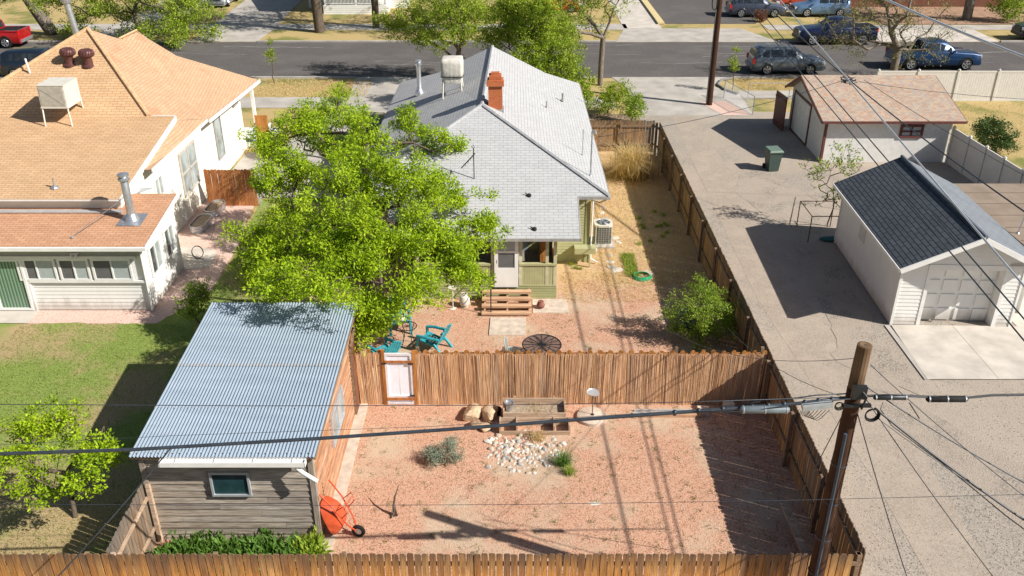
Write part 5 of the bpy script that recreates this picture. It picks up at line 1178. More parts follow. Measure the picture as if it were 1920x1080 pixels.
while k < 150:
    u, v = rs.normal()*.46, rs.normal()*.36
    if abs(u) > 1.05 or abs(v) > .95: continue
    x, y = .35+u, 19.25+v; s = rs.uniform(.035,.09)*(1.2 if v > 0 else 1)
    if all((x-a)**2+(y-b)**2 > (.62*(s+c))**2 for a, b, c in pile): pile.append((x, y, s)); k += 1; nrock(x, y, s, 'pale stone in the white rock pile on the pink gravel', 'white rock pile stones')
for px, py, z, s, me, lab in ((884,781,.0,.34,0,'left tan boulder of the group beside the wooden planter'),(919,783,0,.32,0,'right tan boulder touching the wooden planter'),(893,800,0,.2,1,'brown boulder in front of the two tan boulders'),(909,805,0,.2,0,'flat low tan boulder at the front of the group')):
    if me == 0: M_ = rock_mesh('boulder', BOULD, int(px), 3, .15, .75)
    else: M_ = rock_mesh('boulder', BOULDD, int(px), 3, .15, .8)
    p = at(px, py, 0); o = bpy.data.objects.new('boulder', M_); COL.objects.link(o); o.location = (p.x, p.y, s*.42); o.scale = (s*1.1, s*.9, s*(.5 if 'flat' in lab else .95)); o.rotation_euler = (0,0,px); tag(o, lab, 'boulder')
for i, (px, py) in enumerate(((1152,447),(1160,455),(1143,480),(1145,492),(1148,502),(1160,507),(1150,510),(1130,390),(1128,400),(1133,412),(1218,513),(1115,470))):
    p = at(px, py, 0); o = bpy.data.objects.new('stepping_stone', RK[i % 5]); COL.objects.link(o); s = R(.16,.24); o.location = (p.x, p.y, .02); o.scale = (s*1.2, s*.8, .05); o.rotation_euler = (0,0,R(0,6)); tag(o, 'flat pale stepping stone in the side yard near the air conditioner', 'stepping stone', 'side yard stepping stones')
p = at(1115,945,0); o = bpy.data.objects.new('flat_stone', RK[1]); COL.objects.link(o); o.location = (p.x,p.y,.01); o.scale = (.2,.12,.04); tag(o, 'single flat pale stone half buried in the middle of the pink gravel', 'stone')

# ================================================================ YARD OBJECTS
def adir(label, loc, rz, sc=1.0):
    t = thing('garden_chair', label, 'chair', loc, rz, 'turquoise plastic garden chairs'); t.scale = (sc,)*3
    q = MB()
    for k in range(6): y = -.24+k*.085; q.bar((-.24,y,.38-.025*k-.0),(.24,y,.38-.025*k),.075,.02)
    q.bar((-.25,-.27,.37),(-.25,.28,.24),.04,.05); q.bar((.25,-.27,.37),(.25,.28,.24),.04,.05); part(t, 'seat', q, TEAL)
    q = MB(); 
    for k in range(7):
        x = (-3+k)*.078; hh = .95-.055*abs(k-3)**1.3*.6; q.bar((x*.9,.24,.25),(x*1.1,.24+.33*(hh/.95),hh),.072,.018,up=(0,1,0))
    q.bar((-.24,.30,.42),(.24,.30,.42),.03,.04); q.bar((-.26,.44,.72),(.26,.44,.72),.03,.04); part(t, 'backrest', q, TEAL)
    for s in (-1,1):
        q = MB(); q.tube([(s*.31,-.34,.52),(s*.33,-.1,.55),(s*.33,.2,.55),(s*.28,.38,.53)], .045, 8); part(t, 'armrest', q, TEAL, 1)
        q = MB(); q.bar((s*.30,-.33,.52),(s*.31,-.36,.0),.07,.05); part(t, 'leg', q, TEAL)
        q = MB(); q.bar((s*.28,.2,.36),(s*.3,.5,.0),.07,.05); part(t, 'leg', q, TEAL)
    return t
c1 = adir('turquoise plastic chair facing the camera beside the little wire table, under the tree', (-3.75,25.75,0), .25, 1.08)
q = MB(); q.lathe([(.02,0),(.13,.02),(.17,.1),(.13,.2),(.03,.24)], (-3.68,25.62,.40), 10, sy=.5); single('cushion', q, plain('cream_cushion', (.7,.66,.56), .9), 'cream cushion on the turquoise chair under the tree', 'cushion', smooth='all')
dup(c1, (-2.55,24.55,0), -2.0, 'turquoise plastic chair turned sideways, right of the wire table')
dup(c1, (-3.98,23.75,0), -2.4, 'turquoise plastic chair just behind the white gate, mostly hidden')
bt = thing('bistro_table', 'small round black wire table between the turquoise chairs', 'table', (-3.35,24.75,0))
q = MB(); q.tube([(math.cos(a)*.3,math.sin(a)*.3,.72) for a in [2*math.pi*i/24 for i in range(24)]], .014, 6, closed=True)
for i in range(6): a = math.pi*i/6; q.bar((math.cos(a)*.3,math.sin(a)*.3,.72),(-math.cos(a)*.3,-math.sin(a)*.3,.72),.01,.008)
part(bt, 'tabletop', q, DARK)
for i in range(4):
    a = math.pi/4+math.pi/2*i; c, s = math.cos(a), math.sin(a); q = MB(); q.tube([(c*.28,s*.28,.72),(c*.16,s*.16,.45),(c*.18,s*.18,.25),(c*.3,s*.3,0)], .012, 6); part(bt, 'leg', q, DARK)
rt_ = thing('round_metal_table', 'large round mesh metal patio table behind the reed fence', 'table', (.92,23.65,0))
q = MB(); q.tube([(math.cos(a)*.6,math.sin(a)*.6,.7) for a in [2*math.pi*i/40 for i in range(40)]], .018, 6, closed=True)
for i in range(8): a = math.pi*i/8; q.bar((math.cos(a)*.6,math.sin(a)*.6,.702),(-math.cos(a)*.6,-math.sin(a)*.6,.702),.02,.01)
for s in (-1,1): q.tube([(s*.3+math.cos(a)*.3,math.sin(a)*.5,.705) for a in [math.pi/2+math.pi*i/12 if s > 0 else -math.pi/2+math.pi*i/12 for i in range(13)]], .012, 5)
part(rt_, 'rim', q, DARK)
q = MB()
k = -.58
while k < .58:
    w = math.sqrt(max(0,.6**2-k*k)); q.bar((k,-w,.69),(k,w,.69),.010,.004); q.bar((-w,k,.69),(w,k,.69),.010,.004); k += .024
part(rt_, 'mesh_top', q, plain('brown_mesh', (.16,.11,.10), .7))
for i in range(4):
    a = math.pi/4+math.pi/2*i; q = MB(); q.tube([(math.cos(a)*.5,math.sin(a)*.5,.7),(math.cos(a)*.3,math.sin(a)*.3,.35),(math.cos(a)*.45,math.sin(a)*.45,0)], .016, 6); part(rt_, 'leg', q, DARK)
def wirechair(label, loc, rz, mat):
    t = thing('wire_chair', label, 'chair', loc, rz)
    q = MB(); q.tube([(math.cos(a)*.21,math.sin(a)*.2,.44) for a in [2*math.pi*i/20 for i in range(20)]], .01, 5, closed=True)
    for k in range(9): x = -.18+k*.045; w = math.sqrt(.2**2-x*x*.85); q.bar((x,-w,.44),(x,w,.44),.006,.005)
    part(t, 'seat', q, mat)
    q = MB(); q.tube([(-.16,.2,.44),(-.18,.26,.75),(0,.3,.9),(.18,.26,.75),(.16,.2,.44)], .012, 6)
    for k in range(5): x = -.1+k*.05; q.bar((x,.2,.46),(x,.28,.84-.03*abs(k-2)),.006,.006)
    part(t, 'backrest', q, mat)
    for i, j in ((-1,-1),(1,-1),(-1,1),(1,1)): q = MB(); q.bar((i*.16,j*.16,.44),(i*.2,j*.2,0),.014,.014); part(t, 'leg', q, mat)
    return t
wirechair('light blue wire chair with its back up beside the big round table', (.05,23.75,0), 1.4, plain('pale_blue_metal', (.35,.5,.52), .5))
wirechair('black wire chair low behind the reed fence left of the round table', (-.55,22.9,0), 2.6, DARK)
# steps
stp = thing('wooden_steps', 'four tread wooden steps up to the white porch door', 'steps', (-.18,27.2,0))
xa, xb = at(903,594).x, at(997,594).x
for k in range(4):
    y = 26.62+k*.31; z = .14+.11*k; q = MB(); q.box(xa,xb,y,y+.2,z-.03,z); q.box(xa,xb,y-.001,y+.018,z-.075,z-.032); part(stp, 'tread', q, STEPW, world=True)
for x in (xa+.08,(xa+xb)/2,xb-.1): q = MB(); q.add([(x,26.7,0),(x,27.9,0),(x,27.9,.42),(x,26.7,.08),(x+.05,26.7,0),(x+.05,27.9,0),(x+.05,27.9,.42),(x+.05,26.7,.08)],[(0,3,2,1),(4,5,6,7),(0,4,7,3),(3,7,6,2),(1,2,6,5)]); part(stp, 'stringer', q, STEPW, world=True)
q = MB(); q.tube([(-.72,26.72,.14),(-.72,26.72,1.0),(-.72,27.8,1.4)], .02, 6); q.cyl((-.72,27.35,.4),(-.72,27.35,1.22),.014,n=6); part(stp, 'handrail', q, DARK, world=True)
mb = MB(); mb.add([(-.76,25.34,.05),(.44,25.34,.05),(.48,26.5,.05),(-.73,26.5,.05),(-.76,25.34,0),(.44,25.34,0),(.48,26.5,0),(-.73,26.5,0)],[(0,1,2,3),(0,4,5,1),(1,5,6,2),(3,7,4,0)]); struct('path_slab', mb, SILL)
mb = MB(); mb.box(.72,1.95,26.85,27.85,0,.04); struct('path_slab', mb, SILL)
q = MB(); q.lathe([(.06,0),(.12,.04),(.15,.12),(.11,.22),(.09,.25),(.1,.27)], (1.0,27.2,.04), 14); single('clay_pot', q, plain('clay', (.25,.10,.075), .8), 'round reddish brown pot on the slab right of the steps', 'pot', smooth=1)
bird = thing('propane_tank', 'pale rounded tank standing in the shade left of the wooden steps', 'gas tank', (-1.65,27.35,0))
q = MB(); q.lathe([(.12,.0),(.12,.05),(.16,.08),(.18,.16),(.18,.34),(.14,.42),(.05,.45)], (0,0,0), 14); part(bird, 'tank', q, TANPAINT, 1)
q = MB(); q.lathe([(.03,.45),(.03,.5)], (0,0,0), 8); q.tube([(math.cos(a)*.1,math.sin(a)*.1,.52) for a in [2*math.pi*i/14 for i in range(14)]], .012, 5, closed=True); part(bird, 'collar', q, TANPAINT)
q = MB(); q.cyl((-2.05,27.2,0),(-2.05,27.2,.75),.02,n=6); q.lathe([(.05,.75),(.14,.8),(.15,.84)], (-2.05,27.2,0), 10); q.lathe([(.16,0),(.05,.04)], (-2.05,27.2,0), 10); single('garden_stand', q, TANPAINT, 'thin pale stand with a small bowl left of the pale tank', 'stand', smooth=1)
# AC
ac = thing('air_conditioner', 'round cornered grey air conditioner unit on a slab beside the olive house', 'air conditioner', (3.62,32.6,0))
q = MB(); q.box(-.5,.45,-.5,.5,.0,.09); part(ac, 'pad', q, CONCG)
def rbox(r, z0_, z1_, n=24, e=5):
    V = []; 
    for z in (z0_, z1_):
        for k in range(n):
            a = 2*math.pi*k/n; c, s = math.cos(a), math.sin(a); rr = r/((abs(c)**e+abs(s)**e)**(1/e)); V.append((rr*c, rr*s, z))
    return V, [(k, (k+1) % n, n+(k+1) % n, n+k) for k in range(n)]+[list(range(n,2*n)), list(range(n-1,-1,-1))]
q = MB(); q.add(*rbox(.335,.12,.86)); part(ac, 'coil', q, plain('coil_dark', (.13,.13,.12), .7))
q = MB(); q.add(*rbox(.36,.09,.15)); q.add(*rbox(.36,.86,.94))
for k in range(24):
    a = 2*math.pi*k/24+.02; c, s = math.cos(a), math.sin(a); rr = .352/((abs(c)**5+abs(s)**5)**.2); w = .03 if k % 6 == 3 else .007; q.bar((rr*c,rr*s,.14),(rr*c,rr*s,.88),w,w)
for j in range(7): V, F = rbox(.35,.2+j*.095,.207+j*.095); q.add(V, F[:-2])
part(ac, 'cabinet', q, TANPAINT)
q = MB(); q.lathe([(.27,.943),(.27,.946)], (0,0,0), 24); part(ac, 'fan_opening', q, BLACK)
q = MB()
for k in range(5): a = 2*math.pi*k/5; q.add([(0,0,.95),(math.cos(a)*.24,math.sin(a)*.24,.952),(math.cos(a+.5)*.24,math.sin(a+.5)*.24,.956)],[(0,1,2)])
for rr in (.1,.17,.24,.29): q.tube([(math.cos(a)*rr,math.sin(a)*rr,.965) for a in [2*math.pi*i/20 for i in range(20)]], .004, 4, closed=True)
for k in range(8): a = math.pi*k/8; q.bar((math.cos(a)*.29,math.sin(a)*.29,.97),(-math.cos(a)*.29,-math.sin(a)*.29,.97),.005,.005)
part(ac, 'fan_grille', q, SILVER)
# hose
q = MB(); p = at(1203,521,0)
for k in range(5): q.tube([(p.x+math.cos(a)*(.36-.016*k+.02*math.sin(3*a+k)), p.y+math.sin(a)*(.33-.018*k), .03+.024*k) for a in [2*math.pi*i/26 for i in range(26)]], .014, 6, closed=True)
q.tube([(p.x-.2,p.y,.04),(p.x-.05,p.y+.1,.05),(p.x+.1,p.y-.05,.05),(p.x+.0,p.y-.15,.04)], .012, 6)
single('garden_hose', q, plain('green_hose', (.01,.32,.14), .4), 'coiled bright green garden hose on the straw grass', 'hose', smooth='all')
q = MB(); q.bar((p.x-.1,p.y+.3,.02),(p.x+.08,p.y+1.3,.35),.02,.02); single('garden_stake', q, PLANTW, 'thin pale stick rising behind the green hose', 'stick')
# planter
ply = 20.5; pt = thing('wooden_planter', 'pale wooden tiered planter box on the gravel against the reed fence', 'planter', (.62,ply,0))
X0, X1 = -.25, 1.5
q = MB(); q.box(X0,X1,20.9,20.94,.2,.58); q.box(X0,X1,20.42,20.46,.12,.42); q.box(X0,X0+.04,20.46,20.9,.12,.48); q.box(X1-.04,X1,20.46,20.9,.12,.52); q.box(X0+.3,X0+.36,20.94,20.98,.0,.62); q.box(X1-.35,X1-.29,20.94,20.98,.0,.62)
part(pt, 'upper_box', q, PLANTW, world=True)
q = MB(); q.box(X0-.1,X1+.1,19.95,19.99,.0,.14); 
for x in (X0-.1,X0+.36,X1-.36,X1+.06): q.box(x,x+.045,19.99,20.42,.0,.30)
q.box(X0-.06,X1+.06,20.38,20.415,0,.28); part(pt, 'lower_box', q, PLANTW, world=True)
q = MB(); q.box(X0+.04,X1-.04,20.46,20.9,.13,.36); part(pt, 'soil', q, SOIL, world=True)
q = MB(); q.lathe([(.11,0),(.14,.25),(.15,.26),(.13,.26),(.12,.22)], (-.08,20.68,.36), 14); q.tube([(-.22,20.68,.6),(-.15,20.62,.72),(.0,20.62,.72),(.06,20.68,.6)], .008, 5); single('metal_bucket', q, SILVER, 'grey metal bucket standing in the left end of the wooden planter', 'bucket', smooth=1)
q = MB(); q.lathe([(.1,0),(.13,.2),(.11,.22)], (-.42,20.95,0), 12); single('plant_pot', q, BLACK, 'small black pot between the boulders and the planter', 'pot', smooth=1)
clump('dried_stems', 'dry plant stalks in the soil of the wooden planter', (.7,20.66,.36), 50, .55, .14, .01, STRAW, 91, 1.2)
# bird bath like stand on stone disc
q = MB(); p = at(1109,784,0); q.lathe([(.42,0),(.43,.03),(.42,.1),(.40,.115)], (p.x,p.y,0), 28); single('stone_disc', q, SILL, 'round pale concrete disc on the gravel in front of the reed fence', 'disc', smooth=1)
bs = thing('bird_feeder', 'thin pole with a round metal tray rising from the concrete disc', 'bird feeder', (p.x+.02,p.y+.02,.115))
q = MB(); q.cyl((0,0,0),(0,0,.72),.012,n=6); q.lathe([(.06,0),(.02,.02)], (0,0,0), 10); part(bs, 'pole', q, DARK)
q = MB(); q.lathe([(.02,.72),(.18,.735),(.185,.76),(.17,.745),(.02,.735)], (0,0,0), 20); part(bs, 'tray', q, ALU)
# lumber
for k, (y, w, m, lb) in enumerate(((20.95,.07,ALU,'grey metal channel lying at the foot of the reed fence'),(21.08,.05,ALU,'thin silver strip behind the grey channel at the reed fence'),(20.82,.09,STEPW,'orange board lying in front of the metal channel'))):
    q = MB(); q.box(3.45+.05*k,5.25+.1*k,y-w/2,y+w/2,.02,.06+.02*k); single('lumber', q, m, lb, 'board')
q = MB(); q.box(5.3,5.62,20.85,21.1,0,.2); single('concrete_block', q, SILL, 'pale concrete block at the right end of the lumber', 'block')
q = MB(); q.box(6.05,6.35,21.0,21.18,0,.3); q.cyl((6.1,20.99,.2),(6.1,21.1,.2),.03); single('concrete_block', q, STONE, 'small standing pale block in the shade beside the reed fence end', 'block')
# driftwood
q = MB(); p = at(740,968,0)
q.tube([(p.x,p.y,.0),(p.x-.02,p.y+.05,.25),(p.x+.02,p.y+.15,.5),(p.x+.12,p.y+.3,.75)], [.035,.03,.022,.008], 6); q.tube([(p.x+.06,p.y,.0),(p.x+.02,p.y+.05,.18),(p.x-.02,p.y+.1,.38)], [.03,.024,.012], 6); q.tube([(p.x-.1,p.y-.1,.0),(p.x-.03,p.y-.02,.08),(p.x,p.y+.05,.18)], [.018,.018,.015], 6)
single('driftwood', q, BARK, 'twisted grey driftwood branch standing upright in the pink gravel', 'branch', smooth='all')
# wheelbarrow leaning against the shed wall
wb = thing('wheelbarrow', 'orange wheelbarrow tipped up against the right side of the shed', 'wheelbarrow', (-4.02,16.25,0), math.radians(0))
ORG = plain('orange_enamel', (.55,.085,.03), .4, .5, var=.1); 
Mw = Matrix.Translation((.10,-.15,.02)) @ Matrix.Rotation(math.radians(-12), 4, 'Z') @ Matrix.Rotation(math.radians(68), 4, 'Y')
# local frame: x = up along the tray, y = width, z = depth of the bowl (pointing to the shed)
def W_(p): return Mw @ Vector(p)
q = MB(); V = []; n = 20
for s, d in ((1.0,0.0),(.93,.06),(.72,.2),(.62,.24),(0,.25)):
    for k in range(n):
        a = 2*math.pi*k/n; c, s_ = math.cos(a), math.sin(a); e = 3.2; rr = 1/((abs(c)**e+abs(s_)**e)**(1/e)); V.append(W_((-.62+rr*c*.46*s, rr*s_*.33*s*(1+.12*c), -.12+d)))
F = [(j*n+k, j*n+(k+1) % n, (j+1)*n+(k+1) % n, (j+1)*n+k) for j in range(4) for k in range(n)]
q.add(V, F+[tuple(reversed(f)) for f in []]); part(wb, 'tray', q, ORG, 1)
for s in (-1,1):
    q = MB(); q.tube([W_((-.08,s*.04,.30)), W_((-.35,s*.16,.28)), W_((-.9,s*.24,.22)), W_((-1.4,s*.27,.10))], .02, 6); part(wb, 'handle', q, ORG, 1)
    q = MB(); q.tube([W_((-.85,s*.23,.24)), W_((-.95,s*.25,.50)), W_((-.75,s*.22,.50)), W_((-.6,s*.2,.26))], .014, 6); part(wb, 'leg', q, ORG, 1)
q = MB(); q.tube([W_((-.85,-.23,.46)), W_((-.85,.23,.46))], .012, 6); part(wb, 'brace', q, ORG)
wh = MB(); c = W_((-.03,0,.34)); ax = (W_((-.03,.1,.34))-W_((-.03,-.1,.34))).normalized(); e1 = ax.cross(Vector((0,0,1))).normalized(); e2 = ax.cross(e1)
wh.tube([c+(e1*math.cos(a)+e2*math.sin(a))*.125 for a in [2*math.pi*i/20 for i in range(20)]], .045, 8, closed=True); wo = part(wb, 'wheel', wh, BLACK, 'all')
q = MB(); q.cyl(c-ax*.03, c+ax*.03, .085, n=14); q.cyl(c-ax*.07, c+ax*.07, .015, n=8); o = bpy.data.objects.new('rim', q.mesh('rim', SILVER)); COL.objects.link(o); o.parent = wo
# oval stock tanks
def tank(label, c, rz):
    t = thing('stock_tank', label, 'planter', c, rz, 'oval galvanised planters beside the cream house')
    def oval(s, z): return [(math.cos(a)*.31*s+(0), (math.sin(a)*.31*s+(.42*s if math.sin(a) > 0 else -.42*s)), z) for a in [2*math.pi*(i+.5)/28 for i in range(28)]]
    q = MB(); V = []
    prof = [(.97,0),(.98,.08),(1.01,.1),(.98,.12),(.98,.2),(1.01,.22),(.98,.24),(1.0,.32),(.94,.32),(.93,.22)]
    for s, z in prof: V += oval(s, z)
    q.add(V, [(j*28+k, j*28+(k+1) % 28, (j+1)*28+(k+1) % 28, (j+1)*28+k) for j in range(len(prof)-1) for k in range(28)]); part(t, 'tank', q, SILVER, 1)
    q = MB(); q.add(oval(.935,.25), [list(range(28))]); part(t, 'soil', q, SOIL); return t
t1 = tank('oval galvanised planter nearer the camera beside the cream wall', (-12.95,34.2,.012), -.05)
dup(t1, (-12.85,36.0-.15,.012), -.05, 'oval galvanised planter farther away, next to the red cedar fence')
q = MB()
for k in range(3): q.tube([(-12.15+math.cos(a)*.22, 31.2+math.sin(a)*.05+.02*k, .28+math.sin(a)*.24+.0*k) for a in [2*math.pi*i/20 for i in range(20)]], .012, 5, closed=True)
single('garden_hose', q, BLACK, 'black hose coil leaning on the sunroom wall corner', 'hose', smooth='all')
q = MB(); q.tube([(-12.2,32.9,.03),(-12.0,33.0,.5),(-12.1,34.0,1.15),(-12.3,34.3,1.1)], .008, 5); single('garden_crook', q, DARK, 'thin curved black garden hook beside the nearer oval planter', 'garden hook')
# wheelie bin
bn = thing('wheelie_bin', 'dark green wheeled rubbish bin standing on the gravel alley', 'bin', (12.62,41.2,.012), .12)
GRN = plain('green_plastic', (.05,.08,.068), .5, .4)
q = MB(); q.add([(-.24,-.3,0.03),(.24,-.3,.03),(.24,.25,.03),(-.24,.25,.03),(-.31,-.37,.98),(.31,-.37,.98),(.31,.36,.98),(-.31,.36,.98)],[(3,2,1,0),(4,5,6,7),(0,1,5,4),(1,2,6,5),(2,3,7,6),(3,0,4,7)]); q.box(-.34,.34,-.4,.39,.93,.99); part(bn, 'body', q, GRN)
q = MB(); q.add([(-.35,-.42,1.0),(.35,-.42,1.0),(.35,.42,1.0),(-.35,.42,1.0),(-.3,-.36,1.07),(.3,-.36,1.07),(.3,.36,1.09),(-.3,.36,1.09)],[(3,2,1,0),(4,5,6,7),(0,1,5,4),(1,2,6,5),(2,3,7,6),(3,0,4,7)]); part(bn, 'lid', q, plain('green_lid', (.13,.19,.15), .5, .4))
for s in (-1,1): q = MB(); q.cyl((s*.24,.3,.12),(s*.31,.3,.12),.12,n=16); q.cyl((s*.3,.3,.12),(s*.315,.3,.12),.06,n=10); part(bn, 'wheel', q, BLACK)
q = MB(); q.cyl((-.26,.42,.98),(.26,.42,.98),.018,n=6); part(bn, 'handle', q, GRN)
# rusty cage beside white garage
cg = thing('metal_cage', 'rusty angle iron frame beside the white garage corner', 'frame', (12.3,33.6,0)); RUST = plain('rust', (.10,.055,.04), .8)
q = MB()
x0_, x1_, yA, yB, H_ = 11.9, 13.3, 32.7, 34.3, 1.15
for x in (x0_, x1_):
    for y in (yA, yB): q.cyl((x,y,0),(x,y,H_),.022,n=6)
for a, b in (((x0_,yA),(x1_,yA)),((x1_,yA),(x1_,yB)),((x1_,yB),(x0_,yB)),((x0_,yB),(x0_,yA))): q.cyl((*a,H_),(*b,H_),.018,n=6)
part(cg, 'frame', q, RUST, world=True)
q = MB(); q.cyl((11.55,34.2,0),(11.7,34.4,1.3),.03,n=6); part(cg, 'post', q, SILVER, world=True)
q = MB(); q.lathe([(.02,0),(.5,.03),(.6,.1),(.3,.16),(.02,.18)], (13.0,32.9,0), 12, sy=.4); single('teal_tub', q, plain('dark_teal', (.02,.10,.10), .6), 'dark teal plastic tub lying in the shade behind the rusty frame', 'tub', smooth=1)
# blue tarp behind the small tree
V = []; n = 12
q = MB()
for j in range(n):
    for i in range(n):
        u, v = i/(n-1), j/(n-1); z = .85*math.sin(min(1,u*1.0)*math.pi)**.4*math.sin(v*math.pi)**.4+R(-.04,.04); V.append((5.5+u*.7, 25.6+v*1.2, max(.02,z*.6)))
q.add(V, [(j*n+i, j*n+i+1, (j+1)*n+i+1, (j+1)*n+i) for j in range(n-1) for i in range(n-1)]); single('blue_tarp', q, plain('blue_plastic', (.01,.07,.16), .4), 'crumpled blue tarp over a heap behind the small rounded tree', 'tarp')

# ================================================================ VEHICLES
def car(label, kind, loc, rz, paint, cat='car', name='parked_car', rack=False, dark=GLASSD):
    t = thing(name, label, cat, loc, rz)
    # stations: x, belt z, roof z, belt half width, roof half width ; front = +x
    if kind == 'suv':
        S = [(-2.42,.62,.64,.86,.7),(-2.36,1.02,1.06,.93,.72),(-2.2,1.10,1.62,.96,.70),(-1.9,1.12,1.74,.98,.72),(-.5,1.11,1.79,.99,.73),(.35,1.09,1.74,.99,.71),(.75,1.07,1.5,.98,.68),(1.15,1.04,1.10,.97,.74),(2.0,.95,1.0,.93,.72),(2.36,.82,.86,.86,.62),(2.44,.5,.55,.78,.5)]; ax_ = (-1.45,1.42); wr = .37; z0_ = .24
        side = [(-2.1,-1.35),(-1.25,-.45),(-.37,.4)]; ws = (.42,1.1); rw = (-2.34,-2.2); hz = .8
    elif kind == 'sedan':
        S = [(-2.3,.6,.62,.8,.6),(-2.25,.88,.92,.86,.66),(-1.5,.93,1.0,.9,.66),(-.9,.95,1.36,.91,.6),(0,.94,1.42,.91,.6),(.4,.92,1.34,.91,.58),(1.05,.9,.96,.9,.66),(1.9,.8,.84,.87,.64),(2.28,.6,.64,.78,.5)]; ax_ = (-1.4,1.4); wr = .33; z0_ = .2
        side = [(-.95,-.1),(-.03,.6)]; ws = (.42,1.02); rw = (-1.48,-.92); hz = .7
    else:
        S = [(-2.95,.72,.74,.9,.88),(-2.92,1.20,1.22,.96,.9),(-1.15,1.22,1.24,.99,.9),(-1.08,1.24,1.85,1.0,.72),(-.2,1.24,1.93,1.0,.74),(.45,1.23,1.88,1.0,.72),(1.15,1.2,1.26,1.0,.82),(2.3,1.14,1.18,.98,.80),(2.85,1.0,1.05,.95,.75),(2.95,.6,.66,.88,.6)]; ax_ = (-1.85,1.9); wr = .42; z0_ = .34
        side = [(-.98,-.05),(.03,.8)]; ws = (.52,1.08); rw = (-1.14,-1.09); hz = .98
    def sec(st):
        x, b, r, w, wt = st; m = (z0_+b)/2; y = [(w*.9,z0_),(w*.99,z0_+.14),(w*1.0,m),(w*.985,b-.06),(w*.95,b),(wt+(w*.95-wt)*.12,b+(r-b)*.85),(wt*.86,r),(0,r+.015)]
        h_ = [(x,-a,z) for a, z in y]; return h_+[(x,a,z) for a, z in y[-2::-1]]
    q = MB(); V = []; 
    for s_ in S: V += sec(s_)
    k = 15; F = []
    for i in range(len(S)-1):
        for j in range(k-1): F.append((i*k+j, (i+1)*k+j, (i+1)*k+j+1, i*k+j+1))
        F.append((i*k+k-1, (i+1)*k+k-1, (i+1)*k, i*k))
    F += [list(range(k)), [(len(S)-1)*k+j for j in range(k-1,-1,-1)]]
    q.add(V, F, .5)
    part(t, 'body', q, paint, 1)
    def st(x):
        for a, b in zip(S, S[1:]):
            if a[0] <= x <= b[0]: f = (x-a[0])/(b[0]-a[0]); return tuple(u+(v-u)*f for u, v in zip(a, b))
        return S[-1]
    for s in (-1,1):
        for xa_, xb_ in side:
            q = MB(); P = []
            for x, top in ((xa_,0),(xb_,0),(xb_,1),(xa_,1)):
                if xb_ == side[-1][1] and x == xb_ and top: x -= 0
                _, b, r, w, wt = st(x); f = .80 if top else .12; y = w*.95+((wt+(w*.95-wt)*.12)-w*.95)*(f/.85)+.012; P.append((x, s*y, b+(r-b)*f+.0))
            q.poly(P if s < 0 else P[::-1]); part(t, 'side_window', q, dark)
        q = MB(); q.box(ws[1]-.25,ws[1]-.1,s*1.0-.02 if s > 0 else -1.14,1.14 if s > 0 else -.98,st(.9)[1]+.02,st(.9)[1]+.16); part(t, 'mirror', q, paint)
    def cross(xa_, xb_, fa, name_):
        q = MB(); P = []
        for x in (xa_, xb_):
            _, b, r, w, wt = st(x); 
            for s in (-1,1): P.append((x, s*(wt*.86), r+.012))
        a_, b_, c_, d_ = P; m1 = Vector((xa_,0,st(xa_)[2]+.03)); m2 = Vector((xb_,0,st(xb_)[2]+.03))
        q.add([a_, c_, m2, m1, d_, b_], [(0,1,2,3),(3,2,4,5)]); part(t, name_, q, dark)
    cross(ws[0], ws[1]-.05, 0, 'windshield')
    if kind == 'sedan': cross(rw[0]+.05, rw[1], 0, 'rear_window')
    else:
        q = MB(); x = S[2][0] if kind == 'suv' else -1.09; xa_ = (S[1][0]-.0) if kind == 'suv' else -1.16
        b = S[2][1]+.08 if kind == 'suv' else 1.32; tz = S[2][2]-.1 if kind == 'suv' else 1.78
        q.poly([(xa_+.0,.66,b),(xa_+.0,-.66,b),(x-.03,-.6,tz),(x-.03,.6,tz)]); part(t, 'rear_window', q, dark)
    if kind == 'pickup':
        q = MB(); q.box(-2.85,-1.22,-.78,.78,1.215,1.262); part(t, 'bed_shade_plate', q, BLACK)  # dark plate on the closed bed, painting the shade of an open hollow
        q = MB(); q.box(-2.9,-1.2,-.98,-.80,1.20,1.29); q.box(-2.9,-1.2,.80,.98,1.20,1.29); q.box(-2.93,-2.84,-.95,.95,1.18,1.29); part(t, 'bed_rail', q, paint)
    for x in ax_:
        for s in (-1,1):
            wl_ = MB(); y0_ = s*.80; y1_ = s*1.005; wl_.tube([(x,y0_,wr),(x,y0_+s*.03,wr),(x,y1_-s*.03,wr),(x,y1_,wr)], [wr*.9,wr,wr,wr*.9], 20); wo = part(t, 'wheel', wl_, BLACK, 1)
            q = MB(); q.tube([(x,y1_-s*.02,wr),(x,y1_+s*.012,wr)], wr*.62, 16)
            o = bpy.data.objects.new('rim', q.mesh('rim', DARK)); COL.objects.link(o); o.parent = wo
            q = MB()
            for i in range(5): a = 2*math.pi*i/5+.3; q.bar((x,y1_+s*.02,wr),(x+math.cos(a)*wr*.6,y1_+s*.02,wr+math.sin(a)*wr*.6),.07,.03,up=(0,1,0))
            q.tube([(x+math.cos(a)*wr*.6,y1_+s*.015,wr+math.sin(a)*wr*.6) for a in [2*math.pi*i/16 for i in range(16)]], .02, 5, closed=True)
            o = bpy.data.objects.new('hubcap', q.mesh('hubcap', SILVER)); COL.objects.link(o); o.parent = wo
            q = MB(); q.tube([(x+math.cos(a)*(wr+.05),s*(.985),wr+math.sin(a)*(wr+.05)) for a in [math.pi*i/12 for i in range(13)]], .04, 5); part(t, 'wheel_arch', q, BLACK if kind == 'pickup' else paint, 1)
    xe = S[-1][0]; xr_ = S[0][0]
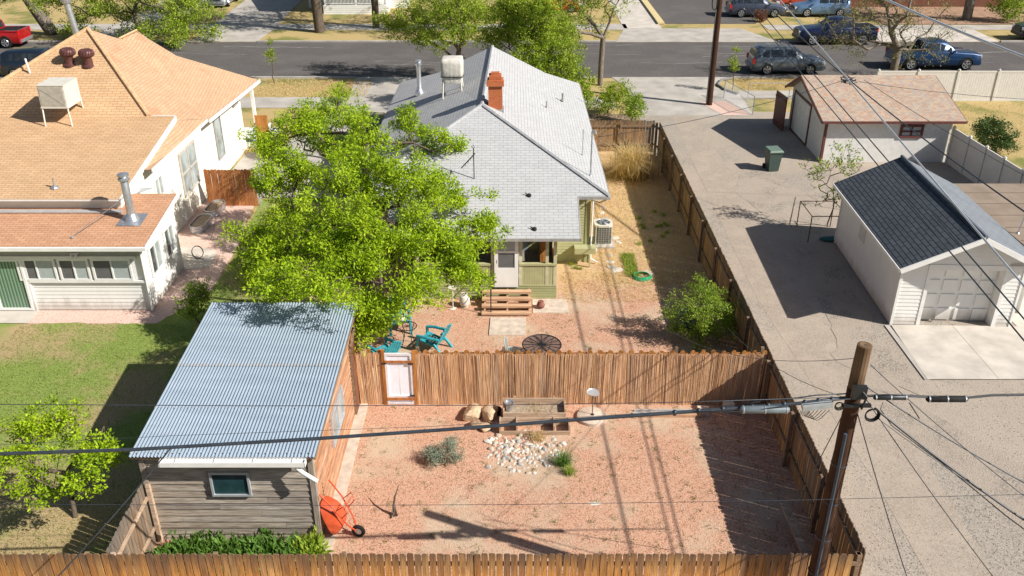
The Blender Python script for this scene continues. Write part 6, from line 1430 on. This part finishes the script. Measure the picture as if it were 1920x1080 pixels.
    for s in (-1,1):
        q = MB(); q.box(xe-.28,xe-.01,s*.72-.13,s*.72+.13,hz-.14,hz+.04); part(t, 'headlight', q, plain('headlight', (.7,.72,.75), .2) if 'HL' not in globals() else HL)
        q = MB(); q.box(xr_-.01,xr_+.16,s*.86-.09,s*.86+.09,hz-.05,hz+.28); part(t, 'tail_light', q, TL)
    q = MB(); q.box(xe-.04,xe+.05,-.8,.8,.38,.55); part(t, 'front_bumper', q, paint if kind != 'pickup' else DARK); q = MB(); q.box(xr_-.1,xr_+.02,-.84,.84,.42,.62); part(t, 'rear_bumper', q, SILVER if kind == 'pickup' else paint)
    q = MB(); q.box(xe-.02,xe+.02,-.5,.5,.62,hz+.02); part(t, 'grille', q, DARK)
    if rack:
        q = MB(); q.bar((-1.9,-.6,1.84),(.2,-.6,1.84),.03,.03); q.bar((-1.9,.6,1.84),(.2,.6,1.84),.03,.03); q.bar((-1.3,-.6,1.86),(-1.3,.6,1.86),.04,.02); q.bar((-.3,-.6,1.86),(-.3,.6,1.86),.04,.02); part(t, 'roof_rack', q, SILVER)
    return t
HL = plain('headlight', (.7,.72,.75), .2, .6); TL = plain('tail_light_red', (.55,.01,.01), .25, .6)
def paint(name, c, metal=.3):
    m = Mt(name, .28, .5, metal); m.col(m.mix(m.ramp(m.noise(m.co('Object'), 3, 3), [(.4,0.0),(.7,1.0)]), c, tuple(x*1.15 for x in c))); m.b.inputs['Coat Weight'].default_value = .6; m.b.inputs['Coat Roughness'].default_value = .05; return m.m
car('grey blue SUV parked on the near side of the street behind the blended roof garage', 'suv', (18.45,60.5,.012), 0, paint('grey_blue_paint', (.10,.125,.15)), rack=True)
car('bright blue pickup truck parked behind the half bare tree', 'pickup', (28.9,61.7,.012), 0, paint('blue_paint', (.004,.035,.11)), 'pickup truck', 'pickup_truck')
car('very dark blue pickup truck parked on the far side of the street', 'pickup', (24.6,69.4,.03), math.pi, paint('navy_paint', (.008,.015,.055)), 'pickup truck', 'pickup_truck')
car('dark SUV at the top of the photo parked across the lot, nose right', 'suv', (21.2,80.2,.03), 0, paint('dark_grey_paint', (.05,.06,.09)), rack=True)
car('light blue SUV whose nose shows beside the dark SUV at the top', 'suv', (26.9,80.4,.03), math.pi, paint('light_blue_paint', (.13,.22,.36)))
car('orange red car mostly hidden behind the light blue SUV', 'sedan', (26.0,83.6,.03), math.pi, paint('orange_paint', (.5,.07,.02)))
car('black pickup truck cut off by the right edge of the photo', 'pickup', (42.1,70.6,.03), math.pi, paint('black_paint', (.02,.022,.028)), 'pickup truck', 'pickup_truck')
car('red pickup truck at the left edge across the street', 'pickup', (-39.6,68.4,.012), math.pi, paint('red_paint', (.42,.008,.01)), 'pickup truck', 'pickup_truck')
car('dark blue SUV on the street partly hidden by the tan roof', 'suv', (-31.2,59.4,.012), 0, paint('black_blue_paint', (.012,.02,.035)))
car('black SUV in the driveway behind the big tree', 'suv', (-7.2,44.6,.026), math.pi/2, paint('black_paint_b', (.012,.013,.016)))
car('red car seen through the leaves of the street tree across the street', 'sedan', (3.9,82.5,.03), 0, paint('red_paint_b', (.5,.02,.015)))
car('grey car at the very top left in a far driveway', 'sedan', (-26.9,86.0,.03), -math.pi/2, paint('grey_paint', (.3,.33,.36)))

# ================================================================ FAR HOUSES
ph = thing('white_porch_house', 'white house with a railed porch across the street at the top of the photo', 'house', (-14.0,84,0))
q = MB(); lap(q, (-16.6,81.0), (-11.0,81.0), .0, .75, .16); q.box(-16.6,-11.0,81.02,84,.0,.75); part(ph, 'porch_base', q, WHITE, world=True)
q = MB(); q.box(-16.5,-11.1,81.05,81.12,1.6,1.68); q.box(-16.5,-11.1,81.05,81.12,.85,.9)
for k in range(44): q.box(-16.4+k*.12,-16.36+k*.12,81.07,81.1,.9,1.6)
part(ph, 'railing', q, WHITE, world=True)
for x in (-16.5,-13.8,-11.2): q = MB(); q.box(x,x+.15,81.05,81.2,.75,3.1); part(ph, 'porch_post', q, WHITE, world=True)
q = MB(); lap(q, (-18.5,84.0), (-9.5,84.0), 0, 3.3, .16); q.box(-18.5,-9.5,84.02,93,0,3.3); part(ph, 'wall', q, STUCCO, world=True)
q = MB(); q.slab([(-19,80.6,3.1),(-9,80.6,3.1),(-9,88.5,6.2),(-19,88.5,6.2)], .12); q.slab([(-19,88.5,6.2),(-9,88.5,6.2),(-9,94,3.1),(-19,94,3.1)], .12); part(ph, 'roof', q, DARKR2, world=True)
bh = thing('brown_brick_house', 'brown brick house beyond the street at the top right', 'house', (40,88,0))
q = MB(); q.box(31,52,84.5,94,0,1.1); part(bh, 'wall', q, BRICKB, world=True)
q = MB(); q.box(31.02,51.98,84.52,93.9,1.1,3.2); part(bh, 'upper_wall', q, STUCCO, world=True)
for x in (34,39,44): window(bh, (x,84.5,1.2), (1,0,0), 1.8, 1.2, (0,-1,0), gl=GLASS)
q = MB(); q.slab([(30,83.6,3.2),(53,83.6,3.2),(53,89,5.4),(30,89,5.4)], .12); q.slab([(30,89,5.4),(53,89,5.4),(53,94.6,3.2),(30,94.6,3.2)], .12); part(bh, 'roof', q, DARKR2, world=True)
flat('bark_ground', rect(31, 50, 76.4, 84.4), .03, plain('bark_ground', (.36,.23,.16), .95, .1, var=.2, scale=2))
